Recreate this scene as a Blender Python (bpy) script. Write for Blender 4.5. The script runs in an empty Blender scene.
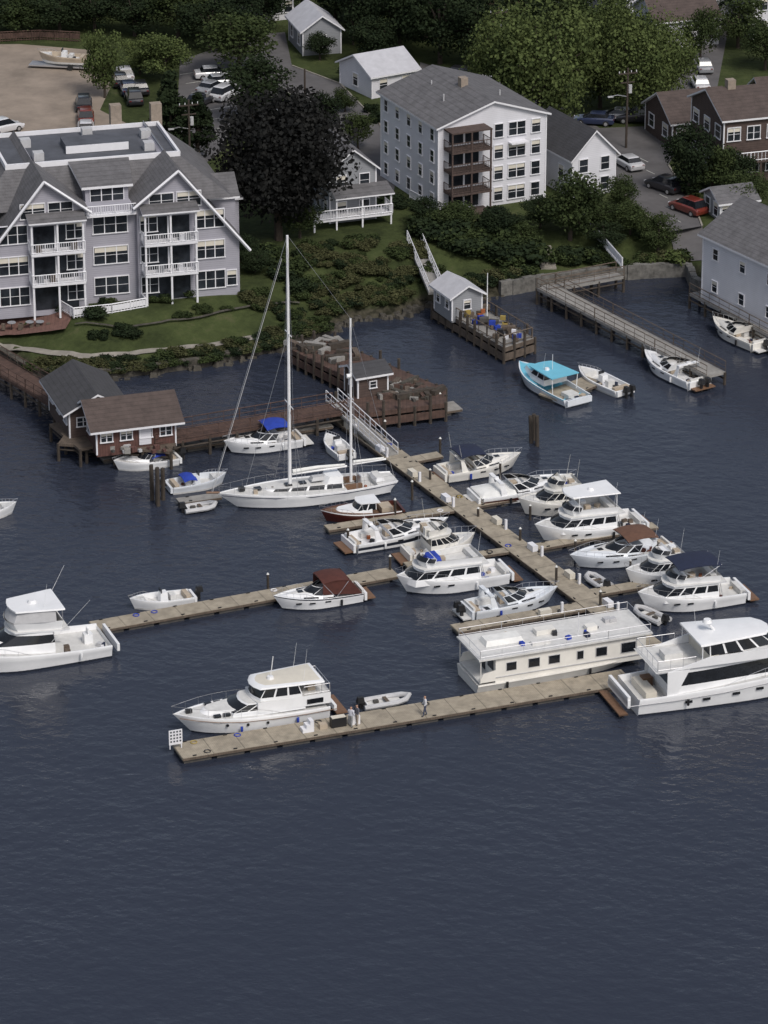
import bpy, bmesh, math, random
import numpy as np
from mathutils import Vector
random.seed(7); np.random.seed(7)
R=math.radians
sc=bpy.context.scene
# ---------------- camera -------------
TH=R(23.0); F=3797.0; H=127.9
cam=bpy.data.cameras.new("camera"); co=bpy.data.objects.new("camera",cam); sc.collection.objects.link(co)
co.location=(0,0,H); co.rotation_euler=(math.pi/2-TH,0,0)
cam.sensor_fit='VERTICAL'; cam.sensor_height=24; cam.lens=24*F/1024; cam.clip_start=1; cam.clip_end=9000
sc.camera=co
sc.view_settings.view_transform='Standard'; sc.view_settings.look='None'; sc.view_settings.exposure=0
def G(u,v,z=0.0):
    """survey point (photo measurement) -> world position on the level z"""
    dx=(u-384)/F; dy=-(v-512)/F
    y=math.cos(TH)+dy*math.sin(TH); zz=-math.sin(TH)+dy*math.cos(TH)
    t=(z-H)/zz
    return Vector((dx*t,y*t,z))
# ---------------- world --------------
w=bpy.data.worlds.new("World"); sc.world=w; w.use_nodes=True
nt=w.node_tree; bg=nt.nodes['Background']; sky=nt.nodes.new('ShaderNodeTexSky')
sky.sky_type='NISHITA'; sky.sun_disc=False; sky.sun_elevation=R(50); sky.sun_rotation=R(150); sky.dust_density=3; sky.air_density=1.0
hs=nt.nodes.new('ShaderNodeHueSaturation'); hs.inputs['Saturation'].default_value=.6
nt.links.new(sky.outputs[0],hs.inputs['Color']); nt.links.new(hs.outputs[0],bg.inputs[0]); bg.inputs[1].default_value=0.12
sl=bpy.data.lights.new("sun",'SUN'); sl.energy=2.0; sl.angle=R(16); sl.color=(1,.95,.89)
so=bpy.data.objects.new("sun",sl); sc.collection.objects.link(so)
az=R(150); el=R(50)
sd=Vector((math.sin(az)*math.cos(el),math.cos(az)*math.cos(el),math.sin(el)))
so.rotation_euler=sd.to_track_quat('Z','Y').to_euler(); so.location=(0,200,200)
# ---------------- materials ----------
def M(name,col,rough=.6,var=.12,ns=1.5,bump=0,metal=0,spec=.5,lines=None,bs=None,coat=0):
    m=bpy.data.materials.new(name); m.use_nodes=True; t=m.node_tree; n=t.nodes; l=t.links
    b=n['Principled BSDF']; b.inputs['Roughness'].default_value=rough; b.inputs['Metallic'].default_value=metal
    b.inputs['Specular IOR Level'].default_value=spec
    tc=n.new('ShaderNodeTexCoord'); no=n.new('ShaderNodeTexNoise'); no.inputs['Scale'].default_value=ns; no.inputs['Detail'].default_value=6
    no.inputs['Roughness'].default_value=.65
    l.new(tc.outputs['Object'],no.inputs['Vector'])
    mr=n.new('ShaderNodeMapRange'); mr.inputs[1].default_value=.3; mr.inputs[2].default_value=.7
    mr.inputs[3].default_value=1-var; mr.inputs[4].default_value=1+var
    l.new(no.outputs['Fac'],mr.inputs[0])
    fac=mr.outputs[0]
    if lines:
        sx=n.new('ShaderNodeSeparateXYZ'); l.new(tc.outputs['Object'],sx.inputs[0])
        for ax,fr,du,dk in lines:
            a=n.new('ShaderNodeMath'); a.operation='MULTIPLY'; a.inputs[1].default_value=fr; l.new(sx.outputs[ax],a.inputs[0])
            f=n.new('ShaderNodeMath'); f.operation='FRACT'; l.new(a.outputs[0],f.inputs[0])
            g=n.new('ShaderNodeMath'); g.operation='LESS_THAN'; g.inputs[1].default_value=du; l.new(f.outputs[0],g.inputs[0])
            k=n.new('ShaderNodeMath'); k.operation='MULTIPLY_ADD'; k.inputs[1].default_value=-dk; k.inputs[2].default_value=1; l.new(g.outputs[0],k.inputs[0])
            q=n.new('ShaderNodeMath'); q.operation='MULTIPLY'; l.new(fac,q.inputs[0]); l.new(k.outputs[0],q.inputs[1]); fac=q.outputs[0]
    vm=n.new('ShaderNodeVectorMath'); vm.operation='SCALE'; vm.inputs[0].default_value=col; l.new(fac,vm.inputs['Scale'])
    l.new(vm.outputs[0],b.inputs['Base Color'])
    if bump:
        bn=n.new('ShaderNodeBump'); bn.inputs['Strength'].default_value=bump; bn.inputs['Distance'].default_value=.05
        n2=n.new('ShaderNodeTexNoise'); n2.inputs['Scale'].default_value=bs or ns*4; l.new(tc.outputs['Object'],n2.inputs['Vector'])
        l.new(n2.outputs['Fac'],bn.inputs['Height']); l.new(bn.outputs[0],b.inputs['Normal'])
    if coat: b.inputs['Coat Weight'].default_value=coat
    return m
WH=M('white_gelcoat',(.77,.775,.785),.3,.06,.8,coat=.3)
WHC=M('ivory_gelcoat',(.72,.70,.655),.35,.08,.8,coat=.2)
WHB=M('cool_white_gelcoat',(.66,.69,.73),.35,.08,.8,coat=.2)
WH2=M('off_white_deck',(.6,.595,.58),.55,.12,2)
CRM=M('cream_paint',(.62,.58,.5),.5,.06)
GL=M('tinted_glass',(.012,.014,.018),.08,.3,2)
GL2=M('window_glass',(.02,.024,.03),.2,.7,.7,spec=.35)
STL=M('rail_steel',(.6,.6,.62),.3,.05,metal=.7)
NAVY=M('navy_canvas',(.012,.018,.045),.85,.2,3,.3)
BLUE=M('blue_canvas',(.015,.045,.33),.8,.2,3,.3)
MAR=M('maroon_canvas',(.075,.022,.016),.85,.2,3,.3)
BRN=M('brown_canvas',(.12,.06,.038),.85,.2,3,.3)
CYAN=M('cyan_roof_paint',(.15,.46,.6),.5,.08)
BLK=M('black_plastic',(.015,.015,.017),.4)
BOOT=M('boot_stripe',(.02,.025,.04),.5)
RED=M('red_hull_paint',(.15,.015,.015),.35)
DRED=M('dark_mahogany_hull',(.06,.016,.012),.3)
TEAK=M('teak',(.17,.095,.055),.6,.2,4,lines=[(1,8,.15,.4)])
TAN=M('tan_vinyl',(.42,.35,.27),.6)
GRYT=M('grey_tube',(.45,.45,.46),.5)
SAIL=M('furled_sailcloth',(.7,.7,.68),.8,.1)
ALU=M('painted_mast',(.75,.75,.76),.35,.05)
DOCK=M('dock_planks',(.31,.27,.21),.85,.28,1.2,.4,lines=[(0,.41,.03,.45),(0,6.6,.14,.22)])
FLOAT=M('dock_float',(.07,.065,.06),.8,.3)
DOCKG=M('grey_planks',(.25,.24,.225),.85,.25,1.2,.4,lines=[(0,6.6,.14,.25)])
WOOD=M('weathered_wood',(.11,.085,.066),.9,.35,2,.5,lines=[(0,5,.15,.3)])
RUST=M('rusty_brown_wood',(.078,.046,.036),.9,.45,1.5,.5,lines=[(0,3,.12,.4)])
PILE=M('piling_wood',(.05,.04,.032),.95,.4,2,.5)
PILET=M('piling_cap',(.6,.6,.58),.6)
SID=M('lavender_grey_siding',(.33,.325,.37),.8,.08,.6,lines=[(2,5,.16,.22)])
SIDW=M('white_siding',(.62,.62,.66),.8,.06,.6,lines=[(2,5,.16,.14)])
SIDG=M('grey_siding',(.25,.26,.28),.8,.08,.6,lines=[(2,5,.16,.2)])
SIDB=M('brown_shingle',(.075,.052,.045),.9,.25,2,lines=[(2,4,.2,.3)])
SIDR=M('red_brown_boards',(.1,.048,.04),.9,.25,2,lines=[(0,4,.15,.4)])
TRIM=M('white_trim',(.7,.7,.73),.6,.05)
SHG=M('grey_shingles',(.115,.112,.118),.9,.25,1.2,.6,lines=[(2,4.5,.2,.2)],bs=8)
SHD=M('dark_shingles',(.05,.05,.055),.9,.2,1.2,.6,lines=[(2,4.5,.2,.2)],bs=8)
SHB=M('brown_shingles_roof',(.075,.056,.05),.9,.25,1.2,.6,lines=[(2,4.5,.2,.2)],bs=8)
SHL=M('light_roof',(.45,.45,.48),.8,.1,1)
MEMB=M('roof_membrane',(.075,.08,.095),.8,.3,.5)
ASPH=M('asphalt',(.1,.095,.097),.92,.25,.35,.3)
GRAV=M('tan_gravel',(.25,.205,.165),.95,.28,.25,.4)
CONC=M('concrete',(.25,.23,.2),.9,.25,.8,.3)
BRK=M('brick_paving',(.15,.08,.065),.9,.25,2,.3,lines=[(0,2.5,.1,.3),(1,5,.1,.3)])
STONE=M('seawall_stone',(.062,.056,.046),.95,.6,1.6,1.0,bs=3)
GRAN=M('granite_wall',(.13,.125,.115),.95,.5,1.6,1.0,bs=3)
BARK=M('bark',(.05,.038,.03),.95,.3,3,.5)
TIRE=M('tire',(.02,.02,.02),.9)
YEL=M('yellow_paint',(.3,.22,.06),.6)
ORG=M('orange_plastic',(.3,.09,.03),.6)
LINEP=M('road_paint',(.45,.45,.42),.8,.2)
CHIM=M('chimney_brick',(.26,.215,.175),.9,.2,3)
def leafmat(name,c1,c2):
    m=bpy.data.materials.new(name); m.use_nodes=True; n=m.node_tree.nodes; l=m.node_tree.links; b=n['Principled BSDF']
    b.inputs['Roughness'].default_value=.9; b.inputs['Specular IOR Level'].default_value=.08
    g=n.new('ShaderNodeNewGeometry'); mx=n.new('ShaderNodeMix'); mx.data_type='RGBA'
    tc=n.new('ShaderNodeTexCoord'); no=n.new('ShaderNodeTexNoise'); no.inputs['Scale'].default_value=.55; no.inputs['Detail'].default_value=3
    l.new(tc.outputs['Object'],no.inputs['Vector'])
    a=n.new('ShaderNodeMath'); a.operation='MULTIPLY_ADD'; a.inputs[1].default_value=.35; l.new(g.outputs['Random Per Island'],a.inputs[0])
    mr=n.new('ShaderNodeMapRange'); mr.inputs[1].default_value=.35; mr.inputs[2].default_value=.65; mr.inputs[4].default_value=.6; l.new(no.outputs['Fac'],mr.inputs[0])
    oi=n.new('ShaderNodeObjectInfo'); ad=n.new('ShaderNodeMath'); ad.operation='MULTIPLY_ADD'; ad.inputs[1].default_value=.35; l.new(oi.outputs['Random'],ad.inputs[0]); l.new(mr.outputs[0],ad.inputs[2])
    l.new(ad.outputs[0],a.inputs[2]); l.new(a.outputs[0],mx.inputs['Factor'])
    mx.inputs['A'].default_value=(*c1,1); mx.inputs['B'].default_value=(*c2,1); l.new(mx.outputs['Result'],b.inputs['Base Color'])
    return m
LF={'dark':leafmat('leaves_dark_copper',(.009,.010,.010),(.021,.021,.020)),
    'mid':leafmat('leaves_mid',(.014,.023,.010),(.048,.064,.024)),
    'light':leafmat('leaves_light',(.03,.045,.016),(.095,.12,.042)),
    'deep':leafmat('leaves_deep',(.008,.014,.008),(.024,.035,.016)),
    'brush':leafmat('leaves_dry_brush',(.025,.029,.013),(.08,.082,.038))}
# ---------------- mesh builder -------
class MB:
    def __init__(s): s.v=[];s.f=[];s.m=[];s.ms=[]
    def mi(s,m):
        if m not in s.ms: s.ms.append(m)
        return s.ms.index(m)
    def add(s,vs,fs,m):
        o=len(s.v); s.v+= [tuple(p) for p in vs]
        if not isinstance(m,list): m=[m]*len(fs)
        for f,mm in zip(fs,m): s.f.append([o+i for i in f]); s.m.append(s.mi(mm))
    def box(s,cx,cy,cz,sx,sy,sz,m,rz=0,ty=1,tx=1):
        c,q=math.cos(rz),math.sin(rz); vs=[]
        for k,(kx,ky) in ((-1,(1,1)),(1,(tx,ty))):
            for a,b in ((-1,-1),(1,-1),(1,1),(-1,1)):
                x=a*sx/2*kx; y=b*sy/2*ky
                vs.append((cx+x*c-y*q,cy+x*q+y*c,cz+k*sz/2))
        s.add(vs,[(0,3,2,1),(4,5,6,7),(0,1,5,4),(1,2,6,5),(2,3,7,6),(3,0,4,7)],m)
    def bx(s,x0,x1,y0,y1,z0,z1,m): s.box((x0+x1)/2,(y0+y1)/2,(z0+z1)/2,x1-x0,y1-y0,z1-z0,m)
    def ex(s,poly,d0,d1,m,axis='z',mcap=None):
        n=len(poly)
        def P(a,b,d): return (a,b,d) if axis=='z' else ((a,d,b) if axis=='y' else (d,a,b))
        vs=[P(a,b,d0) for a,b in poly]+[P(a,b,d1) for a,b in poly]
        fs=[tuple(range(n)),tuple(range(n,2*n))]+[(i,(i+1)%n,n+(i+1)%n,n+i) for i in range(n)]
        s.add(vs,fs,[m,mcap or m]+[m]*n)
    def slab(s,pts,th,m,mu=None):
        n=len(pts); vs=[tuple(p) for p in pts]+[(p[0],p[1],p[2]-th) for p in pts]
        s.add(vs,[tuple(range(n)),tuple(range(2*n-1,n-1,-1))]+[(i,n+i,n+(i+1)%n,(i+1)%n) for i in range(n)],[m,mu or m]+[mu or m]*n)
    def tube(s,pts,r,m,n=5,r1=None,cap=True):
        pts=[Vector(p) for p in pts]; K=len(pts); vs=[]
        for i,p in enumerate(pts):
            d=(pts[min(i+1,K-1)]-pts[max(i-1,0)])
            if d.length<1e-6: d=Vector((0,0,1))
            d.normalize(); a=d.cross(Vector((0,0,1)) if abs(d.z)<.9 else Vector((1,0,0))).normalized(); b=d.cross(a)
            rr=r if r1 is None else r+(r1-r)*i/(K-1)
            for j in range(n):
                t=2*math.pi*j/n; vs.append(p+a*math.cos(t)*rr+b*math.sin(t)*rr)
        fs=[(i*n+j,i*n+(j+1)%n,(i+1)*n+(j+1)%n,(i+1)*n+j) for i in range(K-1) for j in range(n)]
        if cap: fs+= [tuple(range(n)),tuple(range((K-1)*n,K*n))]
        s.add(vs,fs,m)
    def house(s,lv,ms,top,nw=4,bulge=.3,nf=4,aft=None):
        ss=[(0,0)]
        for k in range(nw): ss+=[((k+.07)/nw,1),((k+.93)/nw,0)]
        ss.append((1,0)); N=len(ss); rings=[]; types=[]
        for z,x0,x1,wa,wf in lv:
            r=[]
            for t,_ in ss: r.append((x0+(x1-x0)*t,-(wa+(wf-wa)*t**1.6)/2,z))
            for j in range(1,nf):
                k=2*j/nf-1; r.append((x1+bulge*(1-k*k),wf/2*k,z))
            for t,_ in reversed(ss): r.append((x0+(x1-x0)*t,(wa+(wf-wa)*t**1.6)/2,z))
            rings.append(r)
        side=[ss[i][1] for i in range(N-1)]
        types=side+[2]*nf+list(reversed(side))+[3]
        n=len(rings[0]); vs=[p for r in rings for p in r]; fs=[];mm=[]
        for l in range(len(lv)-1):
            for i in range(n):
                fs.append((l*n+i,l*n+(i+1)%n,(l+1)*n+(i+1)%n,(l+1)*n+i))
                m=ms[l]
                if m=='W': m=[WH,GL,GL,aft or WH][types[i]]
                elif m=='S': m=[WH,GL,WH,aft or WH][types[i]]
                mm.append(m)
        if top: fs.append(tuple(range((len(lv)-1)*n,len(lv)*n))); mm.append(top)
        s.add(vs,fs,mm)
    def obj(s,name,loc=(0,0,0),rz=0,ang=35,zs=1):
        me=bpy.data.meshes.new(name); me.from_pydata([(a,b,c*zs) for a,b,c in s.v] if zs!=1 else s.v,[],s.f)
        for m in s.ms: me.materials.append(m)
        me.polygons.foreach_set('material_index',s.m)
        bm=bmesh.new(); bm.from_mesh(me); bmesh.ops.recalc_face_normals(bm,faces=bm.faces)
        for f in bm.faces: f.smooth=True
        for e in bm.edges:
            e.smooth = (len(e.link_faces)==2 and e.calc_face_angle(4)<R(ang))
        bm.to_mesh(me); bm.free()
        return inst(name,me,loc,rz)
def inst(name,me,loc,rz=0,scl=None):
    o=bpy.data.objects.new(name,me); sc.collection.objects.link(o); o.location=loc; o.rotation_euler=(0,0,rz)
    if scl: o.scale=scl
    return o
# ---------------- terrain ------------
ZP=3.0
shore_px=[(-900,330),(-300,340),(0,356),(28,374),(75,381),(120,377),(200,367),(262,353),(300,341),(330,333),(352,320),(400,316),(430,304),(500,296),(545,288),(600,281),(640,278),(688,276),(694,290),(735,312),(768,330),(830,365),(1400,560)]
shore=[G(u,v)[:2] for u,v in shore_px]
poly=np.array([(-4000,shore[0][1])]+shore+[(4000,shore[-1][1]),(4000,6000),(-4000,6000)])
segs=np.array([(-4000,shore[0][1])]+shore+[(4000,shore[-1][1])])
def hgt(X,Y):
    X=np.asarray(X,float);Y=np.asarray(Y,float)
    ins=np.zeros(X.shape,bool); n=len(poly)
    for i in range(n):
        x1,y1=poly[i];x2,y2=poly[(i+1)%n]
        if y1==y2: continue
        c=((y1>Y)!=(y2>Y))&(X<(x2-x1)*(Y-y1)/(y2-y1)+x1); ins^=c
    d=np.full(X.shape,1e9)
    for i in range(len(segs)-1):
        a=segs[i];b=segs[i+1];ab=b-a;t=np.clip(((X-a[0])*ab[0]+(Y-a[1])*ab[1])/(ab@ab),0,1)
        d=np.minimum(d,np.hypot(X-a[0]-t*ab[0],Y-a[1]-t*ab[1]))
    e=np.clip(d/1.0,0,1)*1.1; s=np.clip((d-1)/8.5,0,1); s=s*s*(3-2*s)
    nz=(np.sin(X*1.3+np.sin(Y*.9)*2)*np.cos(Y*1.1+X*.4))*.18*np.clip(1-abs(d-4)/4,0,1)
    return np.where(ins,e+(ZP-1.1)*s+nz,-np.minimum(d*.9,3))
def h1(x,y): return float(hgt(np.array([x]),np.array([y]))[0])
def GT(u,v):
    zs=np.arange(5,-1,-.04); P=[G(u,v,z) for z in zs]
    hh=hgt(np.array([p.x for p in P]),np.array([p.y for p in P]))
    k=np.argmax(hh>=zs); p=P[k]; return Vector((p.x,p.y,float(hh[k])))
xs=np.concatenate([[-4000,-2000,-1000,-500,-300,-200,-150,-120],np.arange(-100,100,.9),[100,120,150,200,300,500,1000,2000,4000]])
ys=np.concatenate([[180,250],np.arange(275,430,.9),np.arange(430,600,6),[620,700,800,1000,1500,2500,5500]])
X,Y=np.meshgrid(xs,ys); Z=hgt(X,Y); nx=len(xs);ny=len(ys)
vv=np.stack([X.ravel(),Y.ravel(),Z.ravel()],1).tolist()
ff=[(j*nx+i,j*nx+i+1,(j+1)*nx+i+1,(j+1)*nx+i) for j in range(ny-1) for i in range(nx-1)]
me=bpy.data.meshes.new("ground"); me.from_pydata(vv,[],ff); me.polygons.foreach_set('use_smooth',[True]*len(ff))
gm=bpy.data.materials.new('grass_ground'); gm.use_nodes=True; n=gm.node_tree.nodes; l=gm.node_tree.links; b=n['Principled BSDF']; b.inputs['Roughness'].default_value=.95; b.inputs['Specular IOR Level'].default_value=.1
tc=n.new('ShaderNodeTexCoord'); n1=n.new('ShaderNodeTexNoise'); n1.inputs['Scale'].default_value=.16; n1.inputs['Detail'].default_value=9; n1.inputs['Roughness'].default_value=.75
l.new(tc.outputs['Object'],n1.inputs['Vector'])
cr=n.new('ShaderNodeValToRGB'); e=cr.color_ramp.elements; e[0].position=.34; e[0].color=(.022,.029,.012,1); e[1].position=.58; e[1].color=(.055,.07,.026,1); x=e.new(.72); x.color=(.1,.092,.052,1)
l.new(n1.outputs['Fac'],cr.inputs[0])
n2=n.new('ShaderNodeTexNoise'); n2.inputs['Scale'].default_value=1.6; n2.inputs['Detail'].default_value=8; l.new(tc.outputs['Object'],n2.inputs['Vector'])
cr2=n.new('ShaderNodeValToRGB'); e=cr2.color_ramp.elements; e[0].position=.35; e[0].color=(.018,.018,.012,1); e[1].position=.65; e[1].color=(.075,.068,.05,1)
l.new(n2.outputs['Fac'],cr2.inputs[0])
sx=n.new('ShaderNodeSeparateXYZ'); l.new(tc.outputs['Object'],sx.inputs[0]); mr=n.new('ShaderNodeMapRange'); mr.inputs[1].default_value=.6; mr.inputs[2].default_value=1.15; l.new(sx.outputs[2],mr.inputs[0])
mx=n.new('ShaderNodeMix'); mx.data_type='RGBA'; l.new(mr.outputs[0],mx.inputs['Factor']); l.new(cr2.outputs[0],mx.inputs['A']); l.new(cr.outputs[0],mx.inputs['B'])
l.new(mx.outputs['Result'],b.inputs['Base Color']); bn=n.new('ShaderNodeBump'); bn.inputs['Strength'].default_value=.8; bn.inputs['Distance'].default_value=.25; l.new(n2.outputs['Fac'],bn.inputs['Height']); l.new(bn.outputs[0],b.inputs['Normal'])
me.materials.append(gm); inst("ground",me,(0,0,0))
# ---------------- water --------------
wm=bpy.data.materials.new('harbor_water'); wm.use_nodes=True; n=wm.node_tree.nodes; l=wm.node_tree.links; b=n['Principled BSDF']
b.inputs['Roughness'].default_value=.17; b.inputs['IOR'].default_value=1.33
tc=n.new('ShaderNodeTexCoord')
def NZ(scale,detail,sc3=(1,1,1),rot=0,rg=.55):
    mp=n.new('ShaderNodeMapping'); mp.inputs['Scale'].default_value=sc3; mp.inputs['Rotation'].default_value=(0,0,rot); l.new(tc.outputs['Object'],mp.inputs[0])
    t=n.new('ShaderNodeTexNoise'); t.inputs['Scale'].default_value=scale; t.inputs['Detail'].default_value=detail; t.inputs['Roughness'].default_value=rg; l.new(mp.outputs[0],t.inputs['Vector']); return t.outputs['Fac']
def MA(op,a_,b_,c_=None):
    q=n.new('ShaderNodeMath'); q.operation=op
    for i,k in enumerate((a_,b_,c_)):
        if k is None: continue
        if isinstance(k,(int,float)): q.inputs[i].default_value=k
        else: l.new(k,q.inputs[i])
    return q.outputs[0]
big=NZ(.022,3,(1,1,1),.3); r1=NZ(1.0,3,(.8,1.0,1),.5,.55); r2=NZ(.28,3,(.9,1.0,1),-.4); r3=NZ(.1,2,(1,1,1),1.1)
mr=n.new('ShaderNodeMapRange'); mr.inputs[1].default_value=.35; mr.inputs[2].default_value=.65; mr.inputs[3].default_value=.4; mr.inputs[4].default_value=1.0; l.new(big,mr.inputs[0])
a=MA('MULTIPLY_ADD',r2,1.2,r1); a=MA('MULTIPLY_ADD',r3,1.2,a)
bn=n.new('ShaderNodeBump'); bn.inputs['Distance'].default_value=.17; l.new(a,bn.inputs['Height']); l.new(mr.outputs[0],bn.inputs['Strength']); l.new(bn.outputs[0],b.inputs['Normal'])
mx=n.new('ShaderNodeMix'); mx.data_type='RGBA'; mx.inputs['A'].default_value=(.021,.026,.041,1); mx.inputs['B'].default_value=(.031,.037,.055,1); l.new(big,mx.inputs['Factor'])
fc=G(112,777); sp=n.new('ShaderNodeSeparateXYZ'); l.new(tc.outputs['Object'],sp.inputs[0])
ex_=MA('DIVIDE',MA('SUBTRACT',sp.outputs[0],fc.x),5.5); ey_=MA('DIVIDE',MA('SUBTRACT',sp.outputs[1],fc.y),1.1)
d2=MA('ADD',MA('MULTIPLY',ex_,ex_),MA('MULTIPLY',ey_,ey_)); mk=MA('MAXIMUM',MA('SUBTRACT',1.0,d2),0.0)
fo=NZ(1.6,6,(.35,1.3,1),0,.8)
fs_=n.new('ShaderNodeMapRange'); fs_.inputs[1].default_value=.56; fs_.inputs[2].default_value=.72; l.new(fo,fs_.inputs[0])
m2=n.new('ShaderNodeMix'); m2.data_type='RGBA'; l.new(MA('MULTIPLY',fs_.outputs[0],MA('MULTIPLY',mk,.55)),m2.inputs['Factor']); l.new(mx.outputs['Result'],m2.inputs['A']); m2.inputs['B'].default_value=(.4,.42,.46,1)
l.new(m2.outputs['Result'],b.inputs['Base Color'])
me=bpy.data.meshes.new("water"); S=5000; me.from_pydata([(-S,-1500,0),(S,-1500,0),(S,S,0),(-S,S,0)],[],[(0,1,2,3)]); me.materials.append(wm); inst("water",me,(0,0,0))
# ---------------- flat sheets --------
def sheet(name,px,mat,dz=.02,z=ZP):
    ps=[G(u,v,z+dz) for u,v in px]; mb=MB(); mb.add(ps,[tuple(range(len(ps)))],mat); return mb.obj(name)
def ribbon(name,px,wd,mat,dz=.05,dens=1.0):
    P=[GT(u,v) for u,v in px]; Q=[]
    for a,b in zip(P[:-1],P[1:]):
        k=max(2,int((b-a).length/dens))
        for i in range(k): Q.append(a.lerp(b,i/k))
    Q.append(P[-1]); mb=MB(); vs=[]
    for i,p in enumerate(Q):
        d=Q[min(i+1,len(Q)-1)]-Q[max(i-1,0)]; d.z=0; d.normalize(); nn=Vector((-d.y,d.x,0))
        for s in (-1,0,1):
            q=p+nn*s*wd/2; vs.append((q.x,q.y,max(h1(q.x,q.y),h1(p.x,p.y))+dz))
    mb.add(vs,[(3*i+k,3*i+3+k,3*i+4+k,3*i+1+k) for i in range(len(Q)-1) for k in (0,1)],mat); return mb.obj(name)
sheet("gravel_parking_lot",[(-160,140),(-160,46),(20,44),(92,50),(112,84),(100,110),(150,135),(150,190),(-160,190)],GRAV)
sheet("asphalt_road",[(180,60),(262,34),(285,32),(292,66),(340,84),(380,125),(398,170),(392,200),(362,196),(345,150),(320,112),(283,90),(262,108),(235,118),(222,150),(195,172),(175,165),(178,95)],ASPH,.03)
sheet("asphalt_street",[(420,62),(560,106),(600,128),(648,126),(664,95),(700,50),(690,20),(730,20),(715,100),(690,130),(668,165),(694,205),(702,226),(668,232),(645,215),(620,190),(600,160),(560,135),(420,80)],ASPH,.03)
ribbon("street_ramp",[(685,226),(688,240),(690,252),(692,262)],3.4,ASPH,.07,.5)
mb=MB()
for k in range(7):
    p=G(196+k*6,72+k*9,ZP+.05); mb.box(p.x,p.y,p.z-.003,.12,4.2,.006,LINEP,R(-60))
for k in range(6):
    p=G(644+k*6.5,160+k*12,ZP+.05); mb.box(p.x,p.y,p.z-.003,.1,1.6,.006,LINEP,R(30))
mb.obj("road_markings")
def kerb(px,name="kerb"):
    P=[G(u,v,ZP) for u,v in px]; mb=MB()
    for a,b in zip(P[:-1],P[1:]):
        c=(a+b)/2; d=b-a; mb.box(c.x,c.y,ZP+.06,d.length,.18,.14,CONC,math.atan2(d.y,d.x))
    mb.obj(name)
kerb([(292,66),(340,84),(380,125),(398,170)]); kerb([(283,90),(320,112),(345,150),(362,196)]); kerb([(600,160),(620,190),(645,215),(667,232)]); kerb([(668,165),(694,205),(702,226)])
ribbon("shore_path",[(-10,345),(30,350),(80,357),(130,355),(200,347),(270,338),(318,326)],1.0,CONC)
ribbon("brick_patio",[(-20,332),(10,328),(45,326),(70,322)],4.2,BRK,.09)
ribbon("lawn_terrace_wall",[(75,327),(120,331),(190,322),(250,309),(300,306)],.3,STONE,.3)
def seawall(px,name,ztop=1.35,m=STONE,th=.7):
    P=[G(u,v,0) for u,v in px]; mb=MB()
    for a,b in zip(P[:-1],P[1:]):
        k=max(1,int((b-a).length/1.2)); d=(b-a)
        for i in range(k):
            c=a.lerp(b,(i+.5)/k); mb.box(c.x,c.y,(ztop-1.5)/2+random.uniform(-.1,.06),d.length/k+.06,th+random.uniform(-.15,.1),ztop+1.5,m,math.atan2(d.y,d.x)+random.uniform(-.05,.05))
    mb.obj(name)
seawall(shore_px[2:10],"stone_seawall",.95); seawall(shore_px[13:22],"granite_seawall",1.5,GRAN)
mb=MB()
for k in range(210):
    t=random.random(); i=random.choice([9,10,11,12]) if k<150 else random.choice([3,4,5,6,7,8]); a=Vector(G(*shore_px[i])); b2=Vector(G(*shore_px[i+1])); p=a.lerp(b2,t)+Vector((random.uniform(-.6,.6),random.uniform(-.8,1.0) if k<150 else random.uniform(-1.1,-.4),0))
    s=random.uniform(.25,.75); mb.box(p.x,p.y,random.uniform(-.15,.2),s*1.4,s,s,STONE,random.uniform(0,3),random.uniform(.4,.8),random.uniform(.4,.8))
mb.obj("shore_rocks")
# ---------------- trees --------------
def tree_mesh(name,w,h,style,seed,K=34,nl=150,leaf=.42,shape='round'):
    rs=np.random.RandomState(seed); mb=MB(); cs=[]
    while len(cs)<K:
        p=rs.uniform(-1,1,3); r=np.linalg.norm(p)
        if r>1 or r<.35: continue
        if shape=='cone':
            z=(p[2]+1)/2; k=(1-z)*.95+.05; c=(p[0]*w/2*k,p[1]*w/2*k,h*(.1+.88*z)); rad=w*.16*(.5+k*.6)
        elif shape=='shrub':
            c=(p[0]*w*.38,p[1]*w*.38,h*(.45+p[2]*.3)); rad=w*.2
        else:
            c=(p[0]*w*.4,p[1]*w*.4,h*(.54+p[2]*.35)); rad=w*rs.uniform(.12,.2)
        cs.append((c,rad))
    if shape!='shrub':
        mb.tube([(0,0,-.3),(w*.01,0,h*.25),(0,w*.02,h*.6)],h*.028,BARK,7,h*.012)
        for c,rad in cs[::3]: mb.tube([(0,0,h*.22+rs.rand()*h*.2),(c[0]*.5,c[1]*.5,(c[2]+h*.4)/2),c],h*.012,BARK,4,h*.004)
    vs=[];fs=[]
    for c,rad in cs:
        d=rs.normal(size=(nl,3)); d/=np.linalg.norm(d,axis=1)[:,None]; rr=rad*rs.uniform(.55,1.18,(nl,1)); P=np.array(c)+d*rr*np.array([1.1,1.1,.85 if shape!='willow' else 1.6])
        A=rs.normal(size=(nl,3)); A/=np.linalg.norm(A,axis=1)[:,None]; B=np.cross(A,d+rs.normal(size=(nl,3))*.35); B/=np.linalg.norm(B,axis=1)[:,None]
        sz=leaf*rs.uniform(.5,1.1,(nl,1))/2
        for i in range(nl):
            o=len(vs); vs+= [tuple(P[i]-A[i]*sz[i]),tuple(P[i]+B[i]*sz[i]*.8),tuple(P[i]+A[i]*sz[i]),tuple(P[i]-B[i]*sz[i]*.8)]; fs.append((o,o+1,o+2,o+3))
    mb.add(vs,fs,LF[style])
    me=bpy.data.meshes.new(name); me.from_pydata(mb.v,[],mb.f)
    for m in mb.ms: me.materials.append(m)
    me.polygons.foreach_set('material_index',mb.m); return me
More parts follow.
